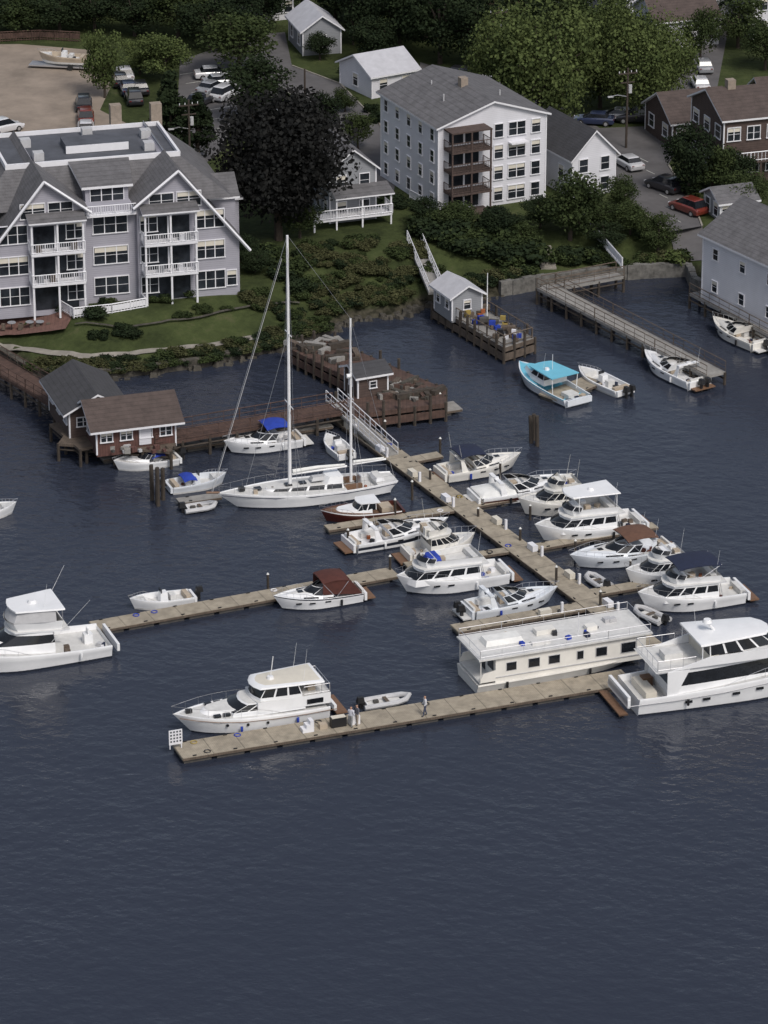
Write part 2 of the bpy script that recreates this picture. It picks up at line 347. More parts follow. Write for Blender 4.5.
TM={}
for st in ('dark','mid','light','deep'):
    for k in range(2): TM[st,k]=tree_mesh(f'{st}_{k}',8,10,st,{'dark':1,'mid':2,'light':3,'deep':4}[st]*10+k)
TM['cone',0]=tree_mesh('cone0',5,11,'deep',71,44,120,.4,'cone'); TM['cone',1]=tree_mesh('cone1',5,11,'deep',72,44,120,.4,'cone')
TM['willow',0]=tree_mesh('willow0',11,12,'light',81,60,170,.42,'willow'); TM['willow',1]=tree_mesh('willow1',11,12,'light',82,60,170,.42,'willow')
TM['big',0]=tree_mesh('big0',12,15,'dark',91,100,190,.5)
for k,(st,sd_) in enumerate([('mid',5),('deep',6),('light',8),('brush',9)]): TM['shrub',k]=tree_mesh(f'shrub{k}',2,1.6,st,sd_,12,70,.28,'shrub')
BASE={'dark':(8,10),'mid':(8,10),'light':(8,10),'deep':(8,10),'cone':(5,11),'willow':(11,12),'big':(12,15),'shrub':(2,1.6)}
NM={'dark':'copper_beech_tree','mid':'maple_tree','light':'birch_tree','deep':'oak_tree','cone':'conifer_tree','willow':'willow_tree','big':'copper_beech_tree','shrub':'shrub'}
def tree(u,v,h,wd,st,k=None,p=None):
    p=p or GT(u,v)
    if k is None: k=random.randrange(4 if st=='shrub' else (1 if st=='big' else 2))
    bw,bh=BASE[st]; inst(NM[st],TM[st,k],p,random.uniform(0,6.28),(wd/bw,wd/bw,h/bh))
for a in [(279,240,16.5,13.6,'big'),(172,168,11,6.5,'cone'),(198,160,8,5,'cone'),(105,98,9,5,'light'),(165,82,6,7,'light'),(140,74,5,5,'light'),
 (240,76,8,10,'mid'),(258,124,8,8.5,'deep'),(325,135,5,4.5,'deep'),(358,150,4.5,4,'mid'),(345,112,3,3,'mid'),
 (540,128,14.5,13,'willow'),(505,112,11.5,9,'willow'),(640,120,12,10,'willow'),(600,108,12,9,'willow'),(668,100,9,7,'willow'),(700,64,7,5,'mid'),(738,48,7,7,'mid'),
 (570,240,8,7.5,'mid'),(598,230,4.5,5,'mid'),(658,252,4.2,4.5,'mid'),(688,196,8,6,'deep'),(712,192,5.5,6,'mid'),(745,208,4,6,'mid'),(620,212,4,4,'mid'),(540,228,3.4,4.5,'deep'),
 (400,55,11,9,'deep'),(440,64,11,9,'deep'),(478,68,10,8,'deep'),(362,42,10,8,'deep'),(455,32,10,9,'deep'),(335,20,9,7,'deep'),(285,16,9,8,'deep'),(520,48,9,8,'deep'),(372,66,6,6,'deep'),(350,24,9,8,'deep'),
 (20,34,5,8,'mid'),(60,34,6,8,'deep'),(95,32,6,7,'deep'),(135,36,6,8,'deep'),(178,38,7,9,'mid'),(210,50,7,8,'deep'),(-10,36,5,8,'deep'),(238,46,7,7,'deep'),(265,30,7,6,'deep'),
 (5,10,6,8,'deep'),(50,5,6,8,'deep'),(110,8,6,8,'deep'),(160,8,6,8,'deep'),(205,14,7,9,'deep'),(320,60,3.4,4,'deep'),(440,20,9,9,'deep'),(490,5,9,9,'deep'),(395,12,9,9,'deep'),(560,30,8,9,'mid'),(650,12,6,7,'mid'),(715,25,7,7,'deep'),(765,70,6,6,'mid'),(300,-8,9,9,'deep'),(380,-15,9,9,'deep'),(245,10,8,8,'deep'),(30,18,5,8,'deep'),(85,15,5,9,'mid'),(425,40,9,9,'deep'),(585,50,8,8,'mid'),(625,60,9,8,'mid'),
 (240,262,3,4,'deep'),(255,272,2.4,4,'deep'),(300,238,4,5,'mid'),(425,225,3,4,'deep'),(455,232,3.2,5,'mid'),(500,240,3.4,5,'deep'),(520,250,3,5,'mid'),(630,235,3.5,4.5,'mid'),(605,250,3,5,'deep'),(735,190,4.5,5,'deep')]: tree(*a)
for k in range(46):
    x=-110+k*5.2+random.uniform(-2,2); tree(0,0,random.uniform(8,12),random.uniform(8,12),random.choice(['mid','deep','deep']),p=Vector((x,random.uniform(478,540),ZP)))
def shrubs(pts,n,spread,hh,kk=None):
    for i in range(n):
        u,v=random.choice(pts); u+=random.uniform(-spread,spread); v+=random.uniform(-spread*.35,spread*.35)
        p=GT(u,v)
        if p.z<.8: continue
        h=random.uniform(.5,1.25)*hh; k=random.choice(kk) if isinstance(kk,list) else kk; tree(0,0,h,h*random.uniform(1.3,2.4),'shrub',k,p)
shrubs([(430,235),(450,245),(475,250),(500,255),(520,262),(490,240),(460,225)],70,16,2.0,[0,1,1])
shrubs([(310,262),(320,250),(345,262),(370,270),(395,280),(340,285),(375,295),(350,305),(410,255),(320,290),(330,310),(390,302),(360,245)],230,17,.9,[0,3,3,3,1])
shrubs([(430,280),(480,282),(520,280),(455,290)],55,14,1.1,[0,3,1])
shrubs([(485,232),(500,225)],8,8,1.7,1); shrubs([(565,262),(590,262),(610,268)],24,11,1.3,[1,0])
shrubs([(365,205),(385,206),(400,207),(415,210)],12,5,1.2,1); shrubs([(250,300),(270,310),(290,318),(300,300)],55,13,.8,[0,1,3])
shrubs([(100,338),(125,334)],20,10,.8,1); shrubs([(205,286),(215,283),(225,282),(95,318)],10,4,1.2,1); shrubs([(270,260),(285,275),(300,290)],40,12,1.4,[0,1])
shrubs([(0,358),(20,364),(40,368),(60,373)],30,10,1.0,[0,1,3]); shrubs([(650,262),(670,262),(640,240),(690,195),(720,205),(745,215)],22,9,1.3)
shrubs([(180,318),(205,312),(230,308)],14,7,.7,0); shrubs([(350,75),(370,110),(380,120)],14,7,1.2,1); shrubs([(30,313),(60,310),(110,305),(160,300),(190,296)],18,8,.8,[0,1])
for k in range(190):
    i=random.choice([3,4,5,6,7,8]); t=random.random(); a=Vector(G(*shore_px[i])); b2=Vector(G(*shore_px[i+1])); p=a.lerp(b2,t)+Vector((0,random.uniform(-.35,1.5),0)); p.z=max(.45,h1(p.x,p.y)-.15)
    h=random.uniform(.45,.95); tree(0,0,h,h*2.4,'shrub',random.choice([0,1,3]),p)
# ---------------- buildings ----------
def win(mb,x,y,z,wd,h,face='f',n=1,glass=None):
    glass=glass or GL2
    def B(a,dz,w2,t,h2,m):
        if face=='f': mb.bx(x+a-w2/2,x+a+w2/2,y-t,y+.02,z+dz-h2/2,z+dz+h2/2,m)
        else: mb.bx(x-t,x+.02,y+a-w2/2,y+a+w2/2,z+dz-h2/2,z+dz+h2/2,m)
    B(0,0,wd,.03,h,glass); t=.08
    B(-wd/2-t/2,0,t,.1,h,TRIM); B(wd/2+t/2,0,t,.1,h,TRIM); B(0,h/2+t/2,wd+2*t,.12,t,TRIM); B(0,-h/2-t/2,wd+2*t+.1,.15,t,TRIM)
    for k in range(1,n): B(-wd/2+wd*k/n,0,.09,.075,h,TRIM)
    if random.random()<.4: B(0,h*.33,wd*.96,.04,h*.3,CRM)
    B(0,0,wd,.055,.035,TRIM)
def rail(mb,pts,h=1,m=TRIM,sp=.35,r=.035):
    for a,b in zip(pts[:-1],pts[1:]):
        a=Vector(a);b=Vector(b); L=(b-a).length; k=max(1,int(L/sp))
        mb.tube([a+Vector((0,0,h)),b+Vector((0,0,h))],r*1.3,m,4); mb.tube([a+Vector((0,0,.15)),b+Vector((0,0,.15))],r,m,4)
        for i in range(k+1): p=a.lerp(b,i/k); mb.tube([p,p+Vector((0,0,h))],r*(1.6 if i%6==0 else .7),m,4)
def bldg(name,C,z,a,w_,d,h,rise,ridge,wall,roof,fr=None,lf=None,extra=None,ov=.4,ww=1.0,wh=1.4):
    mb=MB()
    if ridge=='y':
        mb.ex([(0,-.5),(w_,-.5),(w_,h),(w_/2,h+rise),(0,h)],0,d,wall,'y')
        k=rise/(w_/2)
        mb.slab([(-ov,-ov,h-ov*k+.22),(w_/2,-ov,h+rise+.22),(w_/2,d+ov,h+rise+.22),(-ov,d+ov,h-ov*k+.22)],.2,roof,TRIM)
        mb.slab([(w_+ov,-ov,h-ov*k+.22),(w_/2,-ov,h+rise+.22),(w_/2,d+ov,h+rise+.22),(w_+ov,d+ov,h-ov*k+.22)],.2,roof,TRIM)
    else:
        mb.ex([(0,-.5),(d,-.5),(d,h),(d/2,h+rise),(0,h)],0,w_,wall,'x')
        k=rise/(d/2)
        mb.slab([(-ov,-ov,h-ov*k+.22),(w_+ov,-ov,h-ov*k+.22),(w_+ov,d/2,h+rise+.22),(-ov,d/2,h+rise+.22)],.2,roof,TRIM)
        mb.slab([(-ov,d+ov,h-ov*k+.22),(w_+ov,d+ov,h-ov*k+.22),(w_+ov,d/2,h+rise+.22),(-ov,d/2,h+rise+.22)],.2,roof,TRIM)
    for fc,spec,L in (('f',fr,w_),('l',lf,d)):
        if not spec: continue
        cols,rows=spec[:2]; st=h/rows
        for r in range(rows):
            for c in range(cols):
                q=L*(c+.5)/cols
                win(mb,q if fc=='f' else 0,0 if fc=='f' else q,st*(r+.55),ww,wh,fc,spec[2] if len(spec)>2 else 1)
    for cx in (0,w_): mb.bx(cx-.07,cx+.07,-.05,.1,-.3,h,TRIM)
    mb.bx(-.05,.1,d-.14,d,-.3,h,TRIM)
    if extra: extra(mb)
    return mb.obj(name,G(C[0],C[1],z),R(a),20)
def condo():
    mb=MB(); zpk=12.9
    def gable(mir):
        f=(lambda x:-25-x) if mir else (lambda x:x)
        pts=[(f(-10),-.5),(f(0),-.5),(f(0),5.4),(f(-6),zpk),(f(-10),9.9)]
        mb.ex(pts,0,15.5,SID,'y')
        mb.slab([(f(-6),-.6,zpk+.35),(f(.9),-.6,4.65),(f(.9),16,4.65),(f(-6),16,zpk+.35)],.28,SHG,TRIM)
        mb.slab([(f(-6),-.6,zpk+.35),(f(-10.4),-.6,9.85),(f(-10.4),6,9.85),(f(-6),6,zpk+.35)],.28,SHG,TRIM)
        for a,b2 in (((-6,zpk+.2),(.95,4.5)),((-6,zpk+.2),(-10.45,9.7))):
            mb.tube([(f(a[0]),-.66,a[1]),(f(b2[0]),-.66,b2[1])],.15,TRIM,4)
        for lv in range(3):
            z=1.7+lv*3.1
            win(mb,f(-2.9),0,z,2.8,1.75,'f',3)
            if lv==0: win(mb,f(-.8),0,z,.9,1.5,'f',1)
            win(mb,f(-8.9),-.0,z,1.6,1.6,'f',2)
        win(mb,f(-7.6),0,10.1,2.3,1.4,'f',2); win(mb,f(-4.9),0,10.1,2.3,1.4,'f',2)
        for lv in (1,2,3):
            z=lv*3.1-.2
            x0,x1=sorted((f(-9.6),f(-4.4)))
            mb.bx(x0,x1,-1.5,0,z,z+.25,TRIM)
            if lv<3: rail(mb,[(x0,-.02,z+.2),(x0,-1.45,z+.2),(x1,-1.45,z+.2),(x1,-.02,z+.2)],1.0,sp=.22,r=.04)
            else:
                mb.slab([(x0-.2,-1.7,z+.3),(x1+.2,-1.7,z+.3),(x1+.2,0,z+.8),(x0-.2,0,z+.8)],.15,SHG,TRIM)
            for x in (x0+.12,(x0+x1)/2,x1-.12): mb.bx(x-.09,x+.09,-1.4,-1.22,z-3.0 if lv>1 else -.4,z,TRIM)
            if lv<3: mb.bx(x0+.5,x1-.5,-.05,.01,z+.3,z+2.5,GL2); mb.bx((x0+x1)/2-.08,(x0+x1)/2+.08,-.1,-.02,z+.3,z+2.5,TRIM)
            if lv<3:
                for q in range(2): mb.box(random.uniform(x0+.6,x1-.6),-.9,z+.6,.5,.5,.7,random.choice([TRIM,WOOD,BLK,SIDG]))
        mb.bx(min(f(-9.1),f(-4.9)),max(f(-9.1),f(-4.9)),-.05,.01,.1,2.4,GL2)
    gable(False); gable(True)
    mb.bx(-15,-10,.8,15,-.5,9.9,SID)
    for lv in range(3): win(mb,-12.5,.8,1.7+lv*3.1,3.3,1.7,'f',3)
    mb.bx(-14.9,-10.1,-.2,.8,9.0,9.2,TRIM); rail(mb,[(-14.9,-.15,9.1),(-10.1,-.15,9.1)],1.0,sp=.22,r=.04); win(mb,-12.5,2.0,10.5,3.2,1.3,'f',3)
    mb.bx(-14.6,-10.4,2.0,6,9.7,11.5,SID)
    mb.slab([(-15,1.6,11.5),(-10,1.6,11.5),(-9.5,6,12.9),(-15.5,6,12.9)],.25,SHG,TRIM)
    b0=[(-25,2.5,9.4),(0,2.5,9.0),(0,17,9.0),(-25,17,9.4)]; t0=[(-21.5,6,12.6),(-4.5,6,12.6),(-4.5,16,12.6),(-21.5,16,12.6)]
    mb.add(b0+t0,[(0,1,5,4),(1,2,6,5),(2,3,7,6),(3,0,4,7),(4,5,6,7)],[SHG,SHG,SHG,SHG,MEMB])
    for x0,x1,y0,y1 in ((-21.6,-4.4,5.85,6.1),(-21.6,-4.4,15.9,16.15),(-21.6,-21.35,6.1,15.9),(-4.65,-4.4,6.1,15.9)): mb.bx(x0,x1,y0,y1,12.5,13.0,TRIM)
    mb.bx(-15,-9,9,12.5,12.6,13.3,MEMB); mb.bx(-15.1,-8.9,8.88,9.0,12.65,13.4,TRIM)
    for x,y in ((-18,8),(-7,8.5),(-6.5,12.5),(-18.5,12.5),(-12,14.5)): mb.bx(x-.5,x+.5,y-.5,y+.5,12.6,13.4,GRYT)
    mb.bx(-9.2,-8.1,16.2,17.1,9,14.9,CHIM); mb.bx(-5.1,-4.0,16.3,17.2,9,14.7,CHIM)
    mb.bx(-2,1.0,6,10,3,8.0,SID); mb.slab([(-3,5.6,8),( 1.4,5.6,8),(1.4,8,9.8),(-3,8,9.8)],.2,SHG,TRIM); mb.slab([(-3,10.4,8),( 1.4,10.4,8),(1.4,8,9.8),(-3,8,9.8)],.2,SHG,TRIM)
    mb.bx(0,2.5,11,16,-.5,6,SID); mb.slab([(-.3,10.7,6.1),(2.9,10.7,6.1),(2.9,16.3,6.1),(-.3,16.3,7.8)],.2,SHG,TRIM)
    mb.ex([(-45,-.5),(-25,-.5),(-25,8),(-31,12),(-38,12),(-45,8)],3,16,SID,'y')
    mb.slab([(-30.5,2.5,12.3),(-24.6,2.5,8.2),(-24.6,16,8.2),(-30.5,16,12.3)],.25,SHG,TRIM); mb.slab([(-30.5,2.5,12.32),(-38.5,2.5,12.32),(-38.5,16,12.32),(-30.5,16,12.32)],.25,SHG,TRIM)
    for lv in range(3): win(mb,-27.5,3,1.7+lv*3.0,3,1.6,'f',3)
    mb.obj("condominium_building",G(240,293,ZP),R(15),20)
condo()
def apt(mb):
    S_=2.28
    for r in range(4):
        z=.1+r*S_
        mb.bx(.6,5.2,-2.0,0,z-.1,z+.12,SIDB)
        for x in (.7,2.9,5.1): mb.bx(x-.08,x+.08,-1.95,-1.79,z-S_,z,SIDB)
        if r: rail(mb,[(.65,0,z+.1),(.65,-1.9,z+.1),(5.15,-1.9,z+.1),(5.15,0,z+.1)],.9,SIDB,.3,.035)
        mb.bx(1.2,4.6,-.06,.01,z+.3,z+2.0,GL2); mb.bx(2.8,3.0,-.1,0,z+.3,z+2.0,TRIM)
    mb.bx(.6,5.2,-2.0,0,8.95,9.1,SIDB)
    for x in (.7,2.9,5.1): mb.bx(x-.08,x+.08,-1.95,-1.79,6.9,8.95,SIDB)
    for r in range(4):
        z=1.25+r*S_
        for x in (6.9,9.0,11.2): win(mb,x,0,z,.95 if x!=9.0 else 1.9,1.4,'f',1 if x!=9.0 else 2)
    mb.bx(8.0,10.0,-.9,0,6.6,6.75,TRIM)
    mb.bx(5.5,6.3,6,6.8,10,12.2,CHIM)
    for x,y in ((3,5),(9,4),(4,10)): mb.tube([(x,y,9),(x,y,11.1)],.08,GRYT,6)
bldg("apartment_building",(438,214),ZP,25,12.4,14,9.2,2.0,'y',SIDW,SHG,None,(5,4),apt,ww=.85,wh=1.25)
def porch(mb):
    mb.bx(-2.5,6,-2.2,0,1.0,1.2,TRIM); rail(mb,[(-2.5,0,1.2),(-2.5,-2.2,1.2),(6,-2.2,1.2),(6,0,1.2)],1,sp=.3,r=.05)
    for x in (-2.4,0,2.8,5.9): mb.bx(x-.08,x+.08,-2.15,-2.0,-.5,3.4 if x>=0 else 1.2,TRIM)
    mb.slab([(-.2,-2.4,3.4),(6.2,-2.4,3.4),(6.2,0,4),(-.2,0,4)],.15,SHG,TRIM)
bldg("grey_cottage",(330,224),ZP,20,5.0,7,5.6,2,'y',SIDG,SHG,(2,2),(3,2),porch)
bldg("white_cottage",(572,199),ZP,28,5.2,9,4.4,2.6,'y',SIDW,SHD,(2,2),(2,1))
bldg("grey_house",(303,56),ZP,15,4.6,7,3,1.6,'y',SIDG,SHL,(1,1),(2,1))
bldg("white_garage",(372,99),ZP,32,6,7,2.6,1.6,'x',SIDW,SHL,(2,1),(1,1))
def brx(mb):
    mb.bx(0,7.5,-1.6,0,2.7,2.9,SIDB); rail(mb,[(0,-1.55,2.9),(7.5,-1.55,2.9)],1,TRIM,.4,.05)
    for x in (.1,3.7,7.4): mb.bx(x-.1,x+.1,-1.55,-1.35,-.4,2.7,SIDB)
    mb.bx(2,2.9,4,4.9,8,10.2,CHIM)
bldg("brown_shingle_house",(722,186),ZP,18,9,9,7.2,2.0,'x',SIDB,SHB,(4,2,2),(3,2),brx,ww=1.4)
bldg("brown_bungalow",(672,150),ZP,18,7,8,3,2.2,'x',SIDB,SHB,(3,1,2),(2,1),ww=1.4)
bldg("waterfront_house",(782,337),1.6,32,10,13,6.6,2.8,'y',SIDW,SHG,(3,2),(3,2),ww=.8,wh=1.1)
for nm,C,a,w_,d,h,rs_,rd,wl,rf in [("white_house",(610,30),20,8,8,4.5,2.4,'x',SIDW,SHG),("white_house",(700,30),25,9,8,4.5,2,'x',SIDW,SHL),("tan_house",(655,50),18,8,7,3.4,2.2,'x',SIDW,SHB),
   ("white_house",(752,40),20,8,8,5.5,2.2,'y',SIDW,SHG),("white_house",(225,14),20,8,7,4,2.4,'x',SIDG,SHD),("grey_house",(262,22),20,4,6,3,2,'y',SIDW,SHD),("small_white_house",(560,5),20,7,8,5,2.4,'x',SIDW,SHB),("red_house",(470,8),20,9,8,4,2.4,'x',SIDR,SHD),("garage",(765,130),15,6,6,3,2,'x',SIDB,SHB),("garage",(720,222),20,4,4,2,1,'x',SIDG,SHG)]:
    bldg(nm,C,ZP,a,w_,d,h,rs_,rd,wl,rf,(3,2 if h>4 else 1),(2,1))
def bhx(mb):
    mb.box(4.4,-.05,1.2,1.1,.08,2.0,SIDW)
bldg("boathouse",(97,452),1.75,18,7.2,5.4,2.3,1.5,'x',SIDR,SHB,(4,1,2),(1,1),bhx,ww=1.0,wh=.8,ov=.7)
bldg("boathouse_annex",(70,438),1.75,18,5.0,8,2.6,1.3,'y',SIDB,SHD,(2,1,2),(3,1,2),ww=1.1,wh=.8,ov=.7)
bldg("pier_shed",(452,318),1.7,25,3.2,4.0,2.1,.9,'y',SIDG,SHL,(1,1),(2,1),ww=.7,wh=.9)
bldg("wharf_shed",(358,398),1.85,25,3,3,2.0,.6,'x',SIDB,SHD,(1,1),(1,1),ww=.6,wh=.6)
def fence(px,z,name,h=.95,m=TRIM,sp=.3):
    mb=MB(); P=[G(u,v,z) for u,v in px]; rail(mb,P,h,m,sp,.05)
    for a,b2 in zip(P[:-1],P[1:]):
        mb.slab([a+Vector((0,0,h*.85)),b2+Vector((0,0,h*.85)),b2+Vector((0,.04,h*.85)),a+Vector((0,.04,h*.85))],h*.55,m)
    mb.obj(name)
fence([(52,305),(74,318),(112,314),(146,308),(136,296)],2.9,"white_picket_fence",1.0)
fence([(584,222),(602,245),(622,268)],2.4,"white_retaining_fence",1.1)
fence([(292,216),(325,222)],ZP,"white_picket_fence",.9); fence([(410,198),(436,212)],ZP,"white_picket_fence",.9)
fence([(0,42),(40,40),(80,42)],ZP,"wood_fence",1.2,RUST)
mb=MB()
for k in range(9): mb.bx(0,1.6,k*.32,(k+1)*.32,-.2,.17*(k+1),CONC)
mb.obj("stone_steps",GT(541,270),R(10))
mb=MB()
for u,v in [(30,330),(40,327),(12,333)]:
    p=GT(u,v)-GT(30,330); mb.tube([(p.x,p.y,.7),(p.x,p.y,.75)],.42,SIDG,10); mb.tube([(p.x,p.y,0),(p.x,p.y,.7)],.05,BLK,5)
    for s in (-1,1): mb.box(p.x+s*.8,p.y,.3,.35,.4,.55,WOOD)
mb.obj("patio_tables",GT(30,330)+Vector((0,0,.1)))
# ---------------- docks --------------
def pier(name,a,b,wd,z=.5,m=DOCK,boxes=0):
    a=G(*a,0);b=G(*b,0); d=b-a; L=d.length; mb=MB()
    mb.bx(0,L,-wd/2,wd/2,z-.14,z,m); mb.bx(.05,L-.05,-wd/2-.04,-wd/2+.04,z-.22,z-.03,WOOD); mb.bx(.05,L-.05,wd/2-.04,wd/2+.04,z-.22,z-.03,WOOD)
    k=int(L/2.6)
    for i in range(k): mb.bx(i*2.6+.15,i*2.6+2.3,-wd/2+.1,wd/2-.1,z-.7,z-.14,FLOAT)
    for i in range(int(L/3.2)):
        for s in (-1,1): mb.box(i*3.2+1,s*(wd/2-.12),z+.05,.3,.06,.08,BLK)
    for i in range(int(L/7)):
        x=random.uniform(1,L-1); s=random.choice((-1,1)); mb.tube([(x+math.cos(q)*.25,s*(wd/2-.45)+math.sin(q)*.25,z+.04) for q in np.arange(0,6.3,.7)],.05,random.choice([BLUE,TRIM,YEL,BLK,WOOD]),4)
    for i in range(boxes):
        x=(i+.6)*L/boxes; s=random.choice((-1,1)); mb.box(x,s*(wd/2-.32),z+.27,1.0,.5,.5,TRIM if i%2 else CRM); mb.box(x+1.5,s*(wd/2-.25),z+.45,.2,.2,.9,TRIM)
    mb.obj(name,a,math.atan2(d.y,d.x)); return a,b
A,B_=pier("floating_pier",(177,757),(628,682),2.7)
A0=math.atan2(B_.y-A.y,B_.x-A.x)
pier("floating_walkway",(338,418),(655,655),2.2,z=.53,boxes=9)
pier("floating_pier",(93,632),(395,577),2.0)
pier("finger_dock",(454,634),(600,608),1.6,boxes=1)
pier("finger_dock",(326,533),(462,512),1.2)
pier("finger_dock",(398,467),(440,459),1.3); pier("finger_dock",(470,510),(575,491),1.2); pier("finger_dock",(535,552),(655,530),1.2); pier("finger_dock",(590,598),(705,578),1.3); pier("finger_dock",(405,570),(520,553),1.0)
pier("floating_pier",(100,461),(330,428),1.8,m=DOCKG); pier("floating_pier",(345,427),(458,410),2.2,m=DOCKG)
pier("finger_dock",(178,506),(220,500),1.2,m=DOCKG)
pier("finger_dock",(548,402),(595,384),2.4,m=DOCK)
PMs={}
def piling(u,v,h=2.6,cap=False,r=.17,tilt=0):
    key=(cap,)
    if key not in PMs:
        mb=MB(); mb.tube([(0,0,-2),(0.02,0,0),(0,0,1)],.17,PILE,8,.15)
        if cap: mb.tube([(0,0,1),(0,0,1.0+.09)],.19,PILET,8,.05)
        o=mb.obj("mooring_piling",G(u,v,0)); PMs[key]=o.data; o.scale=(r/.17,r/.17,h); return
    o=inst("mooring_piling",PMs[key],G(u,v,0),0,(r/.17,r/.17,h)); o.rotation_euler=(tilt,tilt,0)
for u,v,h in [(152,500,3.3),(158,506,3.6),(163,500,3.0),(531,443,2.6),(537,446,2.9),(157,503,2.4),(534,440,2.5)]: piling(u,v,h,False,.2,random.uniform(-.04,.04))
for u,v in [(385,440),(430,485),(478,522),(520,546),(556,588),(600,612),(640,640),(452,470),(390,575),(440,455),(412,500),(500,480),(530,520),(575,560),(630,575),(670,600),(395,520),(348,548),(325,427),(440,412),(268,592)]: piling(u,v,random.uniform(1.2,2.0),True,.12)
def walkway(name,p1,p2,wd,m=WOOD,rails=True,piles=True,rm=None,sp=1.5,thk=.25):
    d=p2-p1; L=math.hypot(d.x,d.y); dz=d.z; mb=MB()
    mb.slab([(0,-wd/2,0),(L,-wd/2,dz),(L,wd/2,dz),(0,wd/2,0)],thk,m)
    if rails:
        for s in (-1,1): rail(mb,[(0,s*(wd/2-.05),0),(L,s*(wd/2-.05),dz)],1.05,rm or m,sp,.04); mb.tube([(0,s*(wd/2-.05),.55),(L,s*(wd/2-.05),dz+.55)],.035,rm or m,4)
    if piles:
        k=max(1,int(L/2.4))
        for i in range(k+1):
            for s in (-1,1): mb.tube([(L*i/k,s*(wd/2-.1),-2-p1.z),(L*i/k,s*(wd/2-.1),dz*i/k-.05)],.15,PILE,6)
        for s in (-1,1): mb.tube([(0,s*wd/2*.9,-.7),(L,s*wd/2*.9,dz-.7)],.1,PILE,4)
    mb.obj(name,p1,math.atan2(d.y,d.x))
walkway("wooden_boardwalk",G(-60,330,1.8),G(80,412,1.8),2.6,RUST)
walkway("wooden_boardwalk",G(150,440,1.82),G(338,408,1.82),2.6,RUST)
walkway("boathouse_deck",G(66,432,1.74),G(178,440,1.74),5.5,WOOD,False)
walkway("boathouse_deck",G(70,420,1.73),G(100,445,1.73),4,WOOD,False)
def wharf(name,px,z,side,top):
    P=[G(u,v,z) for u,v in px]; mb=MB(); c=sum(P,Vector())/len(P); Q=[(p.x-c.x,p.y-c.y) for p in P]
    mb.ex(Q,-.45,0,side,'z',top)
    for (x1,y1),(x2,y2) in zip(Q,Q[1:]+Q[:1]):
        L=math.hypot(x2-x1,y2-y1); k=max(1,int(L/1.3))
        for i in range(k): t=i/k; mb.tube([(x1+(x2-x1)*t,y1+(y2-y1)*t,-z-2),(x1+(x2-x1)*t,y1+(y2-y1)*t,random.choice((.1,.1,1.0)))],.16,PILE,6)
        mb.box((x1+x2)/2,(y1+y2)/2,-1.0,L,.12,.7,side,math.atan2(y2-y1,x2-x1))
    mb.obj(name,c)
wharf("timber_wharf",[(290,349),(326,337),(446,389),(446,403),(352,415),(336,402),(372,390)],1.8,RUST,RUST)
mb=MB(); c=G(380,378,1.82)
for k in range(110):
    u,v=random.choice([(320,350),(345,358),(375,372),(405,384),(430,392),(395,395),(330,345),(300,348),(415,396)]); p=G(u+random.uniform(-12,12),v+random.uniform(-4,4),1.82)-c
    s=random.uniform(.25,.9); mb.box(p.x,p.y,s*.3,s*random.uniform(.8,2.8),s*.6,s*.6,random.choice([WOOD,RUST,FLOAT,DOCKG,PILE,STONE,TRIM if k%11==0 else PILE]),random.uniform(0,3))
mb.obj("wharf_crates_and_timber",c)
mb=MB(); c=G(120,452,1.76)
for k in range(18):
    p=G(random.uniform(85,178),random.uniform(448,453),1.76)-c; s=random.uniform(.25,.55); mb.box(p.x,p.y,s*.4,s,s,s*.8,random.choice([WOOD,DOCKG,FLOAT,PILE,GRYT,SIDR]),random.uniform(0,3))
mb.obj("boathouse_gear",c)
seawall([(396,410),(444,402)],"steel_barge_bulkhead",1.7,RUST,.5)
walkway("gangway",G(332,400,1.85),G(392,455,.62),1.3,DOCKG,True,False,TRIM,1.0)
walkway("gangway",G(414,240,ZP),G(436,292,2.0),1.5,DOCKG,True,False,TRIM,.8)
wharf("lobster_pier",[(432,304),(466,298),(535,338),(504,348)],1.6,WOOD,DOCKG)
rail_mb=MB(); c=G(490,325,1.62)
P=[G(u,v,1.62)-c for u,v in [(437,307),(504,346),(532,338),(470,300)]]; rail(rail_mb,P,1.05,WOOD,1.4,.05)
rail_mb.obj("pier_railing",c)
mb=MB()
for u,v,m_,s in [(470,318,YEL,.5),(478,322,BLUE,.6),(492,330,BLUE,.6),(500,325,YEL,.5),(485,316,ORG,.4),(510,338,TRIM,.4),(466,312,CONC,.7),(515,340,BLUE,.4),(497,336,BLK,.6),(505,332,WOOD,.8),(488,326,FLOAT,.9),(480,312,WOOD,.8)]:
    p=G(u,v,1.62)-c
    for q in range(3): mb.box(p.x+random.uniform(-.6,.6),p.y+random.uniform(-.6,.6),.22+.4*(q==2),s*1.0,s*.7,.4,m_ if q!=1 else WOOD,random.uniform(-.3,.6))
mb.obj("lobster_traps",c)
mb=MB(); mb.tube([(0,0,0),(0,0,5)],.07,ALU,6,.04); mb.obj("flagpole",G(487,322,1.6))
walkway("long_pier",G(546,286,1.7),G(716,374,1.3),2.3,DOCKG,True,True,WOOD,1.6)
walkway("pier_approach",G(620,274,1.72),G(545,288,1.72),1.6,DOCKG,True,True,WOOD,1.6)
walkway("quay_pier",G(695,292,1.6),G(775,334,1.6),1.4,DOCKG,True,True,WOOD,1.6)
